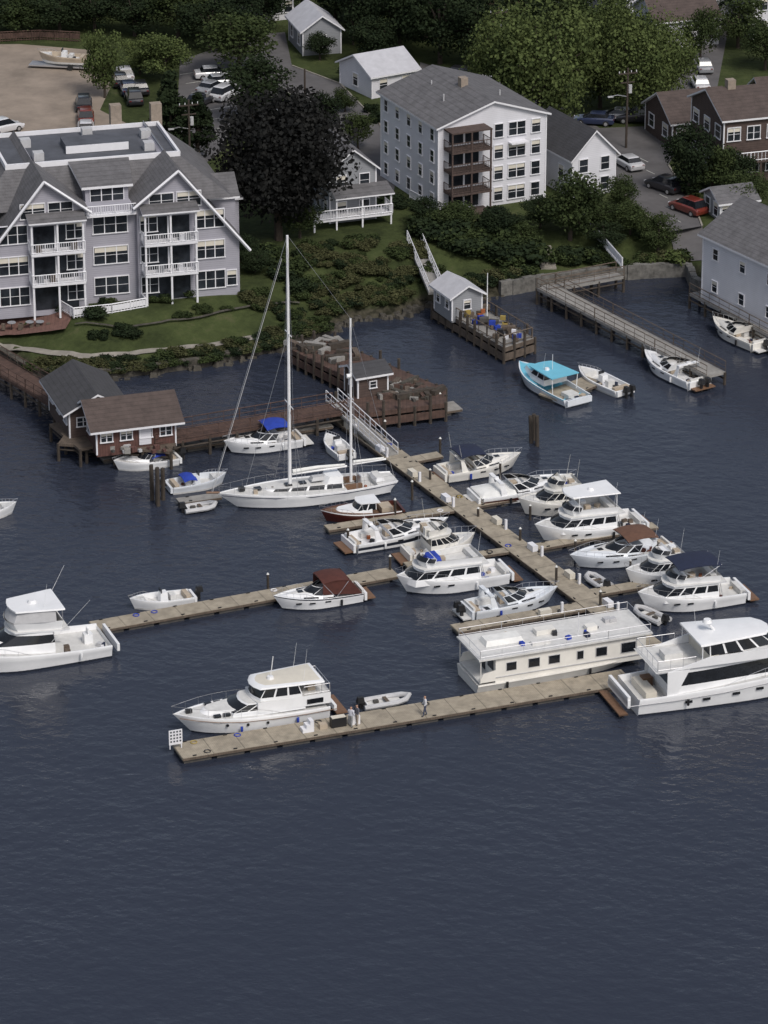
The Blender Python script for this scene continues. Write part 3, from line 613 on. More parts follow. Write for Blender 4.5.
# ---------------- boats --------------
def hull(mb,L,B,fb,fbb,rake=1.0,mh=WH,md=WH2,boot=BOOT,stripe=None,cp=None,sw=.88,p=2.3,mid=None,keel=.5,inset=.13,sternx=0):
    T=[-1+2*i/22 for i in range(23)]
    st=[(t,0) for t in T]
    if cp:
        c0=cp[0]*2/L;c1=cp[1]*2/L
        st=[(t,1 if c0<t<c1 else 0) for t in T if abs(t-c0)>.02 and abs(t-c1)>.02]
        st+=[(c1-1e-4,1),(c1,0)]
        if c0>-1: st+=[(c0,0),(c0+1e-4,1)]
        else: st=[(t,1 if t<c1 else f) for t,f in st]
        st.sort()
    rings=[]
    for t,f in st:
        x=t*L/2; b_=B/2*((1-(1-sw)*t*t) if t<0 else (1-t**p)); tp=max(0,t)
        zs=fb+(fbb-fb)*((t+1)/2)**2; zd=cp[2] if f else zs-.05
        wl=.9-.42*tp**1.6
        def X(z): return x-rake*(1-max(z,0)/zs)*tp**3 + (sternx*(1-z/zs) if t<-.95 else 0)
        half=[(b_,zs),(b_*1.012,zs-.1),(b_*(.965-.06*tp),zs*.62+.05),(b_*((wl+1)/2*.97),zs*.36+.02),(b_*wl,.16),(b_*wl*.97,-.05)]
        bi=max(b_-inset,0)
        r=[(X(z),y,z) for y,z in half]+[(X(-.2)-rake*.2*tp**3,0,-keel*(1-tp**3*.8))]+[(X(z),-y,z) for y,z in reversed(half)]
        r+=[(x-.0,-bi,zs),(x,-bi*(.97),zd),(x,0,zd+(.04 if not f else 0)),(x,bi*.97,zd),(x,bi,zs)]
        rings.append(r)
    n=len(rings[0]); vs=[q for r in rings for q in r]; fs=[];mm=[]
    hb=[stripe or mh,mh,mid or mh,mh,boot,boot,boot,boot,mh,mid or mh,mh,stripe or mh,mh,mh,md,md,mh,mh]
    for i in range(len(rings)-1):
        for j in range(n): fs.append((i*n+j,i*n+(j+1)%n,(i+1)*n+(j+1)%n,(i+1)*n+j)); mm.append(hb[j])
    fs.append(tuple(range(12))); mm.append(mh)
    mb.add(vs,fs,mm)
    if cp and cp[0]<=-L/2+.01: mb.bx(-L/2,-L/2+.22,-B/2*sw*.93,B/2*sw*.93,cp[2]-.2,fb-.02,mh)
def sheer(L,B,fb,fbb,t,sw=.88,p=2.3):
    b_=B/2*((1-(1-sw)*t*t) if t<0 else (1-t**p)); return (t*L/2,b_,fb+(fbb-fb)*((t+1)/2)**2)
def bowrail(mb,L,B,fb,fbb,t0=-.1,h=.6,sw=.88,p=2.3,r=.017,m=STL):
    for s in (-1,1):
        pts=[]
        for i in range(8):
            t=t0+(1.0-t0)*i/7; x,b_,z=sheer(L,B,fb,fbb,min(t,.995),sw,p); q=(x+(.15 if i==7 else 0),s*max(b_-.1,0),z+h*min(1,i*.6))
            pts.append(q)
            mb.tube([(x,s*max(b_-.1,0),z),q],r*.8,m,3)
        mb.tube(pts,r,m,3)
def fenders(mb,L,B,xs,z=.55,m=None):
    for x in xs:
        for s in (-1,1): mb.tube([(x,s*(B/2+.05),z-.25),(x,s*(B/2+.07),z-.18),(x,s*(B/2+.07),z+.18),(x,s*(B/2+.05),z+.25)],.1,m or BLUE,6)
def outboard(mb,x,y,z=.9,m=BLK):
    mb.box(x-.3,y,z+.15,.62,.4,.5,m,0,.75,.75); mb.box(x-.25,y,z-.45,.25,.2,.9,m); mb.box(x-.1,y,z-.15,.3,.35,.25,BLK)
def canopy(mb,x0,x1,wd,z,m,posts=True,zb=1,th=.07):
    n=6; vs=[]
    for i in range(n+1):
        t=i/n; x=x0+(x1-x0)*t; zz=z-.28*(2*t-1)**2*.6
        for j in range(7): k=j/3-1; vs.append((x,wd/2*k,zz-.16*k*k))
    vs2=[(a,b_,c-th) for a,b_,c in vs]; fs=[(i*7+j,i*7+j+1,(i+1)*7+j+1,(i+1)*7+j) for i in range(n) for j in range(6)]
    o=len(vs); mb.add(vs+vs2,fs+[tuple(o+q for q in f) for f in fs]+[(i*7,(i+1)*7,o+(i+1)*7,o+i*7) for i in range(n)]+[(i*7+6,(i+1)*7+6,o+(i+1)*7+6,o+i*7+6) for i in range(n)]+[(j,j+1,o+j+1,o+j) for j in range(6)]+[(n*7+j,n*7+j+1,o+n*7+j+1,o+n*7+j) for j in range(6)],m)
    if posts:
        for s in (-1,1):
            mb.tube([(x0,s*wd*.48,z-.3),((x0+x1)/2,s*wd*.5,zb)],.022,STL,4); mb.tube([(x1,s*wd*.48,z-.3),((x0+x1)/2,s*wd*.5,zb)],.022,STL,4)
def antennas(mb,x,z,y=.8,h=2.6):
    mb.tube([(x,y,z),(x-.3,y,z+h)],.014,WH,4,.008)
    if random.random()<.4: mb.tube([(x,-y,z),(x-.3,-y,z+h*.8)],.014,WH,4,.008)
def clutter(mb,x0,x1,wd,z,n=4):
    for i in range(n):
        s=random.uniform(.18,.42); mb.box(random.uniform(x0,x1),random.uniform(-wd/2,wd/2),z+s*.4,s*random.uniform(.8,1.6),s,s*.8,random.choice([BLUE,BLK,TAN,WOOD,ORG,GRYT,NAVY,TRIM,MAR]),random.uniform(0,3))
def express(mb,L,B,canvas=None,mh=WH,stripe=None,mid=None,arch=True,ob=0,camper=False,cockcover=None):
    fb=.85+L*.016; fbb=fb+.45
    hull(mb,L,B,fb,fbb,L*.11,mh,WH,BOOT,stripe,(-L/2,0,.45),mid=mid,p=2.0)
    mb.bx(-L/2-.75,-L/2,-B*.38,B*.38,.28,.4,random.choice([WH2,TEAK]))
    mb.house([(fb+.05,-.02,L*.36,B*.84,B*.26),(fb+.3,-.0,L*.32,B*.74,B*.2),(fb+.46,.0,L*.24,B*.58,B*.16)],[WH,WH],WH2,3,.6)
    for x in (L*.12,L*.2): mb.box(x,0,fb+.48,.45,.45,.05,GL)
    for s in (-1,1): mb.slab([(L*.04,s*B*.405,fb+.26),(L*.2,s*B*.33,fb+.3),(L*.2,s*B*.32,fb+.3),(L*.04,s*B*.395,fb+.26)],.12,GL)
    for s in (-1,1):
        for x in (-.05,.12,.26):
            y=sheer(L,B,fb,fbb,x*2,.88,2.0)[1]; mb.box(x*L,s*(y*.985),fb-.18,.5,.04,.12,GL,-s*(.12 if x>.1 else 0))
    mb.house([(fb+.12,-L*.12,L*.13,B*.86,B*.62),(fb+.3,-L*.12,L*.11,B*.84,B*.6),(fb+.85,-L*.16,-L*.01,B*.76,B*.5),(fb+.89,-L*.16,-L*.01-.02,B*.75,B*.49)],[WH,'W',WH],None,2,.6,6)
    mb.box(-L*.06,-B*.2,.9,.6,.6,.85,WH2); mb.box(-L*.08,B*.2,.9,.6,.6,.85,TAN); mb.box(-.35,B*.2,1.0,.3,.9,.8,WH)
    mb.box(-L/2+.55,0,.7,.6,B*.62,.5,TAN); mb.box(-L/2+.3,0,.95,.18,B*.66,.45,WH2); mb.box(-L*.25,B*.33,.68,1.4,.5,.45,WH2)
    clutter(mb,-L*.4,-L*.12,B*.5,.5,4)
    if cockcover: mb.house([(fb-.02,-L*.47,-L*.13,B*.84,B*.86),(fb+.3,-L*.42,-L*.14,B*.5,B*.7)],[cockcover],cockcover,2,.1)
    if arch:
        x=-L*.22
        for s in (-1,1): mb.slab([(x-.6,s*B*.45,fb),(x,s*B*.45,fb),(x-.35,s*B*.38,fb+1.1),(x-.65,s*B*.38,fb+1.1)],.1,WH)
        mb.bx(x-.67,x-.3,-B*.4,B*.4,fb+1.05,fb+1.15,WH); mb.tube([(x-.5,0,fb+1.15),(x-.5,0,fb+1.3)],.26,WH,8,.2)
        antennas(mb,x-.5,fb+1.1,B*.36,2.0)
    if canvas:
        z=fb+1.75; canopy(mb,-L*.3,L*.0,B*.86,z,canvas,zb=fb)
        if camper:
            for s in (-1,1): mb.slab([(-L*.44,s*B*.44,fb+.05),(-L*.0,s*B*.42,fb+.45),(-L*.0,s*B*.41,z-.3),(-L*.3,s*B*.41,z-.25)],.03,canvas)
            mb.slab([(-L*.44,-B*.44,fb+.05),(-L*.44,B*.44,fb+.05),(-L*.3,B*.41,z-.2),(-L*.3,-B*.41,z-.2)],.04,canvas)
    bowrail(mb,L,B,fb,fbb,.1,.45,p=2.0)
    for i in range(ob): outboard(mb,-L/2-.3,(i-(ob-1)/2)*.75,1.0)
    fenders(mb,L,B*.96,(-L*.2,),.55,random.choice([BLUE,WH,BLK]))
def sedan(mb,L,B,top=None,brg=True,cabl=.5,mh=WH,hard=False,cov=None):
    fb=1.0+L*.015; fbb=fb+.7; x0=-L*.2; x1=x0+L*cabl; zc=fb+1.25
    hull(mb,L,B,fb,fbb,L*.1,mh,WH2,BOOT,None,(-L/2,x0,.6),p=2.3)
    mb.bx(-L/2-.8,-L/2,-B*.4,B*.4,.25,.38,TEAK)
    mb.house([(fb,x1-L*.1,L*.36,B*.66,B*.28),(fb+.3,x1-L*.1,L*.32,B*.6,B*.24),(fb+.5,x1-L*.1,L*.26,B*.5,B*.2)],[WH,WH],WH2,3,.5); mb.box(L*.22,0,fb+.53,.45,.45,.06,GL)
    for s in (-1,1):
        for x in (.08,.2): y=sheer(L,B,fb,fbb,x*2)[1]; mb.box(x*L,s*y*.985,fb-.15,.55,.04,.14,GL)
    mb.house([(fb-.1,x0,x1,B*.82,B*.7),(fb+.5,x0,x1-.1,B*.8,B*.66),(fb+1.05,x0+.05,x1-.85,B*.76,B*.58),(zc,x0+.05,x1-.95,B*.76,B*.58)],[WH,'W',WH],WH,4,.5,4,GL)
    mb.house([(zc,x0-L*.07,x1-.8,B*.84,B*.64),(zc+.1,x0-L*.07,x1-.78,B*.85,B*.64)],[WH],WH2,1,.5)
    if brg:
        a=x0-.1;b_=x1-1.2
        mb.house([(zc+.1,a,b_,B*.72,B*.48),(zc+.65,a-.1,b_+.2,B*.76,B*.52)],[WH],None,1,.4)
        mb.house([(zc+.12,a+.12,b_-.15,B*.66,B*.42),(zc+.64,a+.02,b_+.07,B*.7,B*.47)],[WH2],None,1,.4)
        mb.bx(b_-.7,b_-.2,-B*.2,B*.2,zc+.1,zc+.8,WH); mb.box(b_-1.4,B*.13,zc+.45,.5,.5,.7,TAN); mb.box(b_-1.4,-B*.13,zc+.45,.5,.5,.7,WH); mb.box(a+.4,0,zc+.35,.5,B*.55,.45,WH2); clutter(mb,a+.3,b_-.8,B*.4,zc+.1,3)
        mb.house([(zc+.65,b_-.5,b_+.15,B*.72,B*.5),(zc+.95,b_-.7,b_-.15,B*.66,B*.44)],['W'],None,1,.4)
        if cov: mb.house([(zc+.45,b_-1.3,b_-.2,B*.5,B*.4),(zc+.9,b_-1.2,b_-.4,B*.36,B*.3)],[cov],cov,1,.2)
        if top:
            if hard:
                mb.house([(zc+1.9,a-.2,b_+.2,B*.78,B*.6),(zc+2.0,a-.15,b_+.15,B*.76,B*.58)],[WH],WH,1,.3)
                for x in (a+.1,b_-.3):
                    for s in (-1,1): mb.tube([(x,s*B*.35,zc+.6),(x,s*B*.34,zc+1.93)],.04,WH,5)
                mb.tube([((a+b_)/2,0,zc+2.0),((a+b_)/2,0,zc+2.2)],.3,WH,10,.22)
            else: canopy(mb,a-.1,b_+.1,B*.76,zc+1.95,top,zb=zc+.6)
        antennas(mb,a+.4,zc+.6,B*.36,2.4)
        mb.tube([(x0-.5,B*.2,.7),(x0-.15,B*.2,zc+.1)],.025,STL,4); mb.tube([(x0-.5,B*.32,.7),(x0-.15,B*.32,zc+.1)],.025,STL,4)
    mb.box(-L/2+.4,0,.85,.45,B*.5,.5,WH2); clutter(mb,-L*.42,x0-.3,B*.5,.6,4)
    bowrail(mb,L,B,fb,fbb,-.05,.6); fenders(mb,L,B,(-L*.15,),.7,random.choice([BLUE,WH,BLK]))
def openboat(mb,L,B,ob=1,top=None,cover=None,mh=WH,cuddy=False):
    fb=.7;fbb=1.1
    hull(mb,L,B,fb,fbb,L*.08,mh,WH2,WH2,None,(-L/2,L*.26 if not cuddy else 0,.35),p=2.2,sw=.9)
    if cuddy: mb.house([(fb,0,L*.33,B*.8,B*.28),(fb+.3,0,L*.26,B*.7,B*.2)],[WH],WH,2,.4); mb.house([(fb+.15,-.4,.5,B*.78,B*.6),(fb+.7,-.6,-.05,B*.72,B*.5)],['W'],None,2,.4,6)
    else: mb.box(-L*.02,0,.8,.7,.75,.95,WH,0,.85,.8); mb.box(L*.02,0,1.4,.08,.65,.35,GL)
    mb.box(-L*.16,0,.65,.5,.8,.65,WH2); mb.box(-L*.38,0,.6,.4,B*.7,.45,TAN); clutter(mb,-L*.4,L*.0,B*.5,.35,4)
    if top:
        mb.house([(2.35,-L*.2,L*.1,B*.7,B*.6),(2.42,-L*.2,L*.1,B*.7,B*.6)],[top],top,1,.15)
        for x in (-L*.1,L*.05):
            for s in (-1,1): mb.tube([(x,s*B*.25,.4),(x,s*B*.3,2.36)],.03,STL,4)
    if cover: canopy(mb,-L*.26,-L*.04,B*.78,1.4,cover,zb=.7)
    for i in range(ob): outboard(mb,-L/2-.15,(i-(ob-1)/2)*.7,.85)
    bowrail(mb,L,B,fb,fbb,.3,.28)
def dinghy(mb,L=3.2,B=1.6,m=GRYT):
    r=.22; pts=[(-L/2,-B/2+r,.3),(L*.15,-B/2+r,.32),(L*.36,-B*.28,.4),(L/2-.1,0,.5),(L*.36,B*.28,.4),(L*.15,B/2-r,.32),(-L/2,B/2-r,.3)]
    mb.tube(pts,r,m,8); mb.bx(-L/2+.2,L*.3,-B*.3,B*.3,.08,.2,WH2); mb.box(-L/2+.3,0,.35,.08,B*.55,.4,WH); mb.box(0,0,.42,.28,B*.55,.06,WOOD); outboard(mb,-L/2+.2,0,.6)
    mb.box(-L*.2,.1,.35,.4,.3,.2,FLOAT)
def lobster(mb,L,B,roof):
    fb=.85;fbb=1.6; hull(mb,L,B,fb,fbb,L*.06,WHB,roof,BOOT,roof,(-L/2,L*.02,.45),p=2.4)
    mb.house([(1.0,L*.08,L*.36,B*.66,B*.3),(1.8,L*.08,L*.32,B*.58,B*.24)],[WH],roof,2,.3)
    mb.house([(1.1,-L*.1,L*.16,B*.78,B*.66),(1.7,-L*.1,L*.15,B*.78,B*.64),(2.2,-L*.1,L*.11,B*.76,B*.6),(2.35,-L*.1,L*.1,B*.76,B*.6)],[WH,'W',WH],None,2,.2,4,GL)
    mb.house([(2.35,-L*.26,L*.15,B*.92,B*.74),(2.44,-L*.26,L*.15,B*.92,B*.74)],[roof],roof,1,.25)
    for s in (-1,1): mb.tube([(-L*.25,s*B*.4,.8),(-L*.25,s*B*.43,2.36)],.04,WH,5)
    mb.box(-L*.34,0,.7,1.2,1.2,.5,WH2); clutter(mb,-L*.46,-L*.28,B*.6,.45,6); mb.tube([(-L*.05,0,2.4),(-L*.05,0,4.0)],.03,ALU,4); antennas(mb,0,2.4,.7,1.8); mb.tube([(-.3,.5,2.44),(-.3,.5,2.65)],.25,WH,8,.2)
def trawler(mb,L,B):
    fb=1.2;fbb=1.85; hull(mb,L,B,fb,fbb,1.5,WH,WH2,BOOT,None,(-L/2,-L*.44,.9))
    for s in (-1,1): mb.tube([(sheer(L,B+.06,fb,fbb,t)[0],s*sheer(L,B+.06,fb,fbb,t)[1],sheer(L,B,fb,fbb,t)[2]-.28) for t in (-1,-.6,-.2,.2,.5,.75,.93)],.03,TEAK,4)
    for s in (-1,1):
        for t in (-.1,.15,.4): q=sheer(L,B,fb,fbb,t); mb.tube([(q[0],s*q[1]*.94,q[2]-.55),(q[0],s*(q[1]*.99+.01),q[2]-.55)],.12,GL,8)
    mb.house([(fb+.1,-L*.02,L*.33,B*.72,B*.36),(fb+.7,-L*.02,L*.27,B*.64,B*.3)],[WH],WH2,4,.4)
    mb.house([(fb+.1,-L*.3,L*.16,B*.8,B*.7),(fb+.55,-L*.3,L*.15,B*.79,B*.68),(fb+1.0,-L*.3,L*.06,B*.75,B*.6),(fb+1.12,-L*.3,L*.05,B*.75,B*.6)],[WH,'W',WH],WH2,5,.35,4,WH)
    for s in (-1,1):
        for x in (L*.19,L*.25): mb.box(x,s*B*.29,fb+.45,.55,.3,.2,GL)
    z=fb+1.12
    mb.house([(fb+.3,-L*.46,-L*.0,B*.84,B*.76),(z+.1,-L*.46,-L*.0,B*.84,B*.76)],[WH],WH2,1,.2)
    mb.house([(z+.1,-L*.28,-L*.02,B*.8,B*.68),(z+.35,-L*.28,-L*.02,B*.79,B*.67),(z+1.1,-L*.26,-L*.06,B*.76,B*.58)],[WH,'W'],None,3,.4,4,GL)
    mb.house([(z+1.1,-L*.42,-L*.02,B*.88,B*.68),(z+1.22,-L*.42,-L*.03,B*.86,B*.66),(z+1.28,-L*.4,-L*.06,B*.74,B*.5)],[WH,WH],CRM,1,.45)
    for s in (-1,1): mb.tube([(-L*.405,s*B*.4,z),(-L*.405,s*B*.4,z+1.15)],.035,STL,5)
    rail(mb,[(-L*.29,-B*.41,z+.1),(-L*.455,-B*.41,z+.1),(-L*.455,B*.41,z+.1),(-L*.29,B*.41,z+.1)],.8,STL,.8,.02)
    mb.box(-L*.36,.6,z+.4,.6,.6,.7,TAN); mb.box(-L*.36,-.6,z+.4,.6,.6,.7,WH2); mb.box(-L*.2,-.5,z+.5,.5,.5,.9,TAN)
    for s in (-1,1): mb.box(-L*.36,s*B*.425,fb+.7,1.3,.04,.4,GL)
    mb.box(-L*.15,-B*.42,fb+.35,.7,.05,.5,BLK)
    mb.bx(-L/2-.9,-L/2,-B*.4,B*.4,.3,.42,TEAK)
    mb.tube([(-L*.12,0,z+1.2),(-L*.14,0,z+3.2)],.035,ALU,5); mb.tube([(-L*.12,0,z+1.26),(-L*.12,0,z+1.5)],.3,WH,10,.24); antennas(mb,-L*.3,z+1.2,1.2,2.8)
    bowrail(mb,L,B,fb,fbb,-.35,.7,r=.02); fenders(mb,L,B,(-3,1.5),.6,BLUE); mb.box(L*.4,0,fbb+.05,.5,.3,.3,BLK)
def sportfish(mb,L,B):
    fb=1.15;fbb=2.3; x0=-L*.14; hull(mb,L,B,fb,fbb,1.8,WH,WH2,BOOT,None,(-L/2,x0,.7),p=2.2)
    mb.house([(1.3,x0+1.5,L*.36,B*.76,B*.3),(2.35,x0+1.5,L*.28,B*.6,B*.22)],[WH],WH2,3,.5)
    mb.house([(1.2,x0,L*.2,B*.84,B*.62),(2.1,x0,L*.16,B*.82,B*.58),(2.75,x0+.1,L*.06,B*.76,B*.5),(3.0,x0+.1,L*.04,B*.76,B*.5)],[WH,GL,WH],WH,3,.6,4,WH)
    mb.house([(3.0,x0-1.2,L*.07,B*.86,B*.56),(3.12,x0-1.2,L*.07,B*.86,B*.56)],[WH],WH2,1,.4)
    mb.house([(3.12,x0-.6,L*.05,B*.76,B*.5),(3.85,x0-.7,L*.075,B*.8,B*.54)],[WH],None,1,.4)
    mb.house([(3.14,x0-.5,L*.04,B*.72,B*.46),(3.84,x0-.6,L*.065,B*.76,B*.5)],[WH2],None,1,.4)
    mb.house([(3.85,x0-.2,L*.07,B*.78,B*.52),(4.7,x0-.2,L*.045,B*.72,B*.48)],[GRYT],None,3,.35,4,GRYT)
    mb.house([(4.75,x0-.9,L*.06,B*.82,B*.56),(4.87,x0-.9,L*.06,B*.8,B*.54)],[WH],WH,1,.3)
    for s in (-1,1):
        mb.tube([(x0-.7,s*B*.38,3.8),(x0-.7,s*B*.38,4.8)],.04,STL,5)
        mb.tube([(x0+.3,s*B*.42,2.2),(x0-2.5,s*(B*.5+1.1),6.0)],.02,ALU,4,.01)
    mb.box(0,0,3.6,.8,1.4,.9,WH); mb.box(-1.2,.5,3.6,.5,.5,.9,WH2)
    mb.tube([(x0+1.2,0,4.87),(x0+1.2,0,5.1)],.4,WH,10,.3); antennas(mb,x0+.6,4.85,1.3,2.0)
    mb.box(-L*.36,0,1.1,.7,.7,.8,WH); mb.box(-L*.36,0,1.65,.1,.6,.6,WH); mb.box(x0-.4,B*.25,1.1,.7,1.0,.9,WH2); mb.tube([(x0-.8,-B*.2,.8),(x0-.5,-B*.2,3.1)],.03,STL,4); mb.tube([(x0-.8,-B*.3,.8),(x0-.5,-B*.3,3.1)],.03,STL,4)
    clutter(mb,-L*.46,-L*.2,B*.6,.7,5); bowrail(mb,L,B,fb,fbb,.0,.6,r=.02); fenders(mb,L,B,(-4,),.8,WH)
def yacht(mb,L,B):
    fb=1.5;fbb=2.9; x0=-L*.33; hull(mb,L,B,fb,fbb,2.2,WH,WH2,BOOT,None,(-L/2,x0,1.0),p=2.4)
    for s in (-1,1): mb.tube([(sheer(L,B,fb,fbb,t)[0],s*(sheer(L,B,fb,fbb,t)[1]+.02),sheer(L,B,fb,fbb,t)[2]-.45) for t in (-1,-.6,-.2,.2,.5,.75,.9)],.035,GRYT,4)
    mb.bx(-L/2-.7,-L/2,-B*.43,B*.43,.3,.42,TEAK)
    mb.bx(-L/2,-L/2+.25,-B*.4,B*.4,1.0,1.75,WH)
    mb.house([(fb,x0+3,L*.38,B*.7,B*.34),(fb+.9,x0+3,L*.32,B*.62,B*.28)],[WH],WH2,3,.6)
    mb.house([(1.4,x0,L*.25,B*.88,B*.68),(2.15,x0+.1,L*.24,B*.87,B*.66),(3.15,x0+1.2,L*.13,B*.82,B*.56),(3.45,x0+1.3,L*.1,B*.82,B*.56)],[WH,GL,WH],WH,5,.9,6,GL)
    for s in (-1,1): mb.ex([(x0-.2,1.4),(x0+.5,1.4),(x0+1.6,3.5),(x0-.2,3.5)],s*B*.45-.04,s*B*.45+.04,WH,'y')
    z=3.45
    mb.house([(z,-L*.38,L*.13,B*.9,B*.58),(z+.12,-L*.39,L*.14,B*.92,B*.6)],[WH],WH2,1,.9)
    for s in (-1,1): mb.ex([(-L*.32,z+.1),(L*.13,z+.1),(L*.12,z+.85),(-L*.16,z+.85),(-L*.24,z+.45)],s*B*.43-.05,s*B*.43+.05,WH,'y')
    mb.house([(z+.12,-L*.02,L*.12,B*.8,B*.56),(z+.86,-L*.02,L*.135,B*.82,B*.58)],[WH],WH2,1,.9)
    mb.house([(z+.86,-L*.16,L*.125,B*.82,B*.58),(z+1.75,-L*.16,L*.07,B*.78,B*.52)],['W'],None,4,.8,6,GL)
    mb.house([(z+.12,-L*.16,-L*.12,B*.82,B*.8),(z+.86,-L*.16,-L*.12,B*.82,B*.8)],[CRM],CRM,1,.1)
    mb.house([(z+1.75,-L*.2,L*.09,B*.86,B*.6),(z+1.9,-L*.2,L*.085,B*.84,B*.57),(z+2.0,-L*.17,L*.05,B*.66,B*.4)],[WH,WH],WH,1,.8)
    for s in (-1,1): mb.tube([(-L*.19,s*B*.4,z+.5),(-L*.19,s*B*.4,z+1.78)],.045,WH,6)
    rail(mb,[(-L*.22,-B*.43,z+.12),(-L*.38,-B*.43,z+.12),(-L*.38,B*.43,z+.12),(-L*.22,B*.43,z+.12)],.9,STL,.9,.02)
    mb.box(-L*.28,0,z+.4,1.5,1.2,.6,WH2); mb.box(-L*.42+.6,0,1.3,.9,B*.6,.6,CRM); mb.box(-L*.36,B*.2,1.4,.8,.8,.7,TEAK)
    mb.tube([(-L*.1,0,z+1.95),(-L*.13,0,z+2.7)],.12,WH,6); mb.tube([(-L*.13,0,z+2.7),(-L*.13,0,z+2.95)],.4,WH,10,.3); antennas(mb,-L*.15,z+1.9,1.4,3.0)
    for s in (-1,1):
        for t in (-.5,-.35,-.1,.1): q=sheer(L,B,fb,fbb,t); mb.box(q[0],s*q[1]*.985,q[2]-.75,.6,.05,.2,GL)
    bowrail(mb,L,B,fb,fbb,-.2,.8,r=.02); fenders(mb,L,B,(-5,),.9,BLK)
def houseboat(mb,L,B):
    hull(mb,L,B,.85,1.1,1.0,WH,WH2,BOOT,None,None,sw=.98,p=5)
    x0=-L*.4;x1=L*.46; H_=2.95
    mb.house([(.8,x0,x1,B*.94,B*.92),(H_,x0,x1,B*.94,B*.92)],[WH],WH,1,.1)
    for s in (-1,1):
        for x,w2,h2 in [(-4.6,.8,.65),(-2.7,.9,.7),(-1.0,.9,.65),(1.2,.5,.65),(3.0,.9,.7),(5.3,1.2,.8)]:
            mb.box(x,s*B*.472,2.05,w2,.06,h2,GL); mb.box(x,s*B*.47,2.05,w2+.1,.05,h2+.1,GRYT)
    mb.box(x0-.02,.4,1.8,.06,.8,1.9,GL); mb.box(x0-.02,-1.1,2.1,.06,1.1,.8,GL)
    mb.bx(-L*.5,x1+.45,-B*.53,B*.53,H_,H_+.14,WH2)
    mb.bx(-L*.49,x0,-B*.46,B*.46,.95,1.05,WH2)
    for s in (-1,1):
        mb.tube([(-L*.485,s*B*.48,1.0),(-L*.485,s*B*.48,H_)],.05,WH,5); mb.bx(x0,x1,s*B*.475-.03,s*B*.475+.03,1.25,1.31,GRYT)
        mb.ex([(-L*.49,1.0),(x0,1.0),(x0,1.9),(-L*.47,1.75)],s*B*.47-.03,s*B*.47+.03,WH,'y')
    rail(mb,[(-L*.49,-B*.5,H_+.14),(x1+.3,-B*.5,H_+.14),(x1+.3,B*.5,H_+.14),(-L*.49,B*.5,H_+.14),(-L*.49,-B*.5,H_+.14)],.7,STL,1.6,.018)
    mb.box(-L*.05,.6,H_+.35,1.6,.8,.4,WH); mb.box(L*.2,0,H_+.3,.9,.7,.35,WH); mb.box(L*.32,.8,H_+.3,.6,.6,.3,GRYT); clutter(mb,-L*.4,L*.4,B*.7,H_+.14,9)
    mb.tube([(L*.1,-1,H_+.1),(L*.1,-1,H_+2.2)],.03,ALU,4); mb.box(-L*.3,.4,H_+.35,3.2,1.6,.4,SAIL,0,.7,.9); mb.box(-L*.12,-1.1,H_+.25,1.5,.5,.25,WH2); fenders(mb,L,B,(-5,2),.6,BLK)
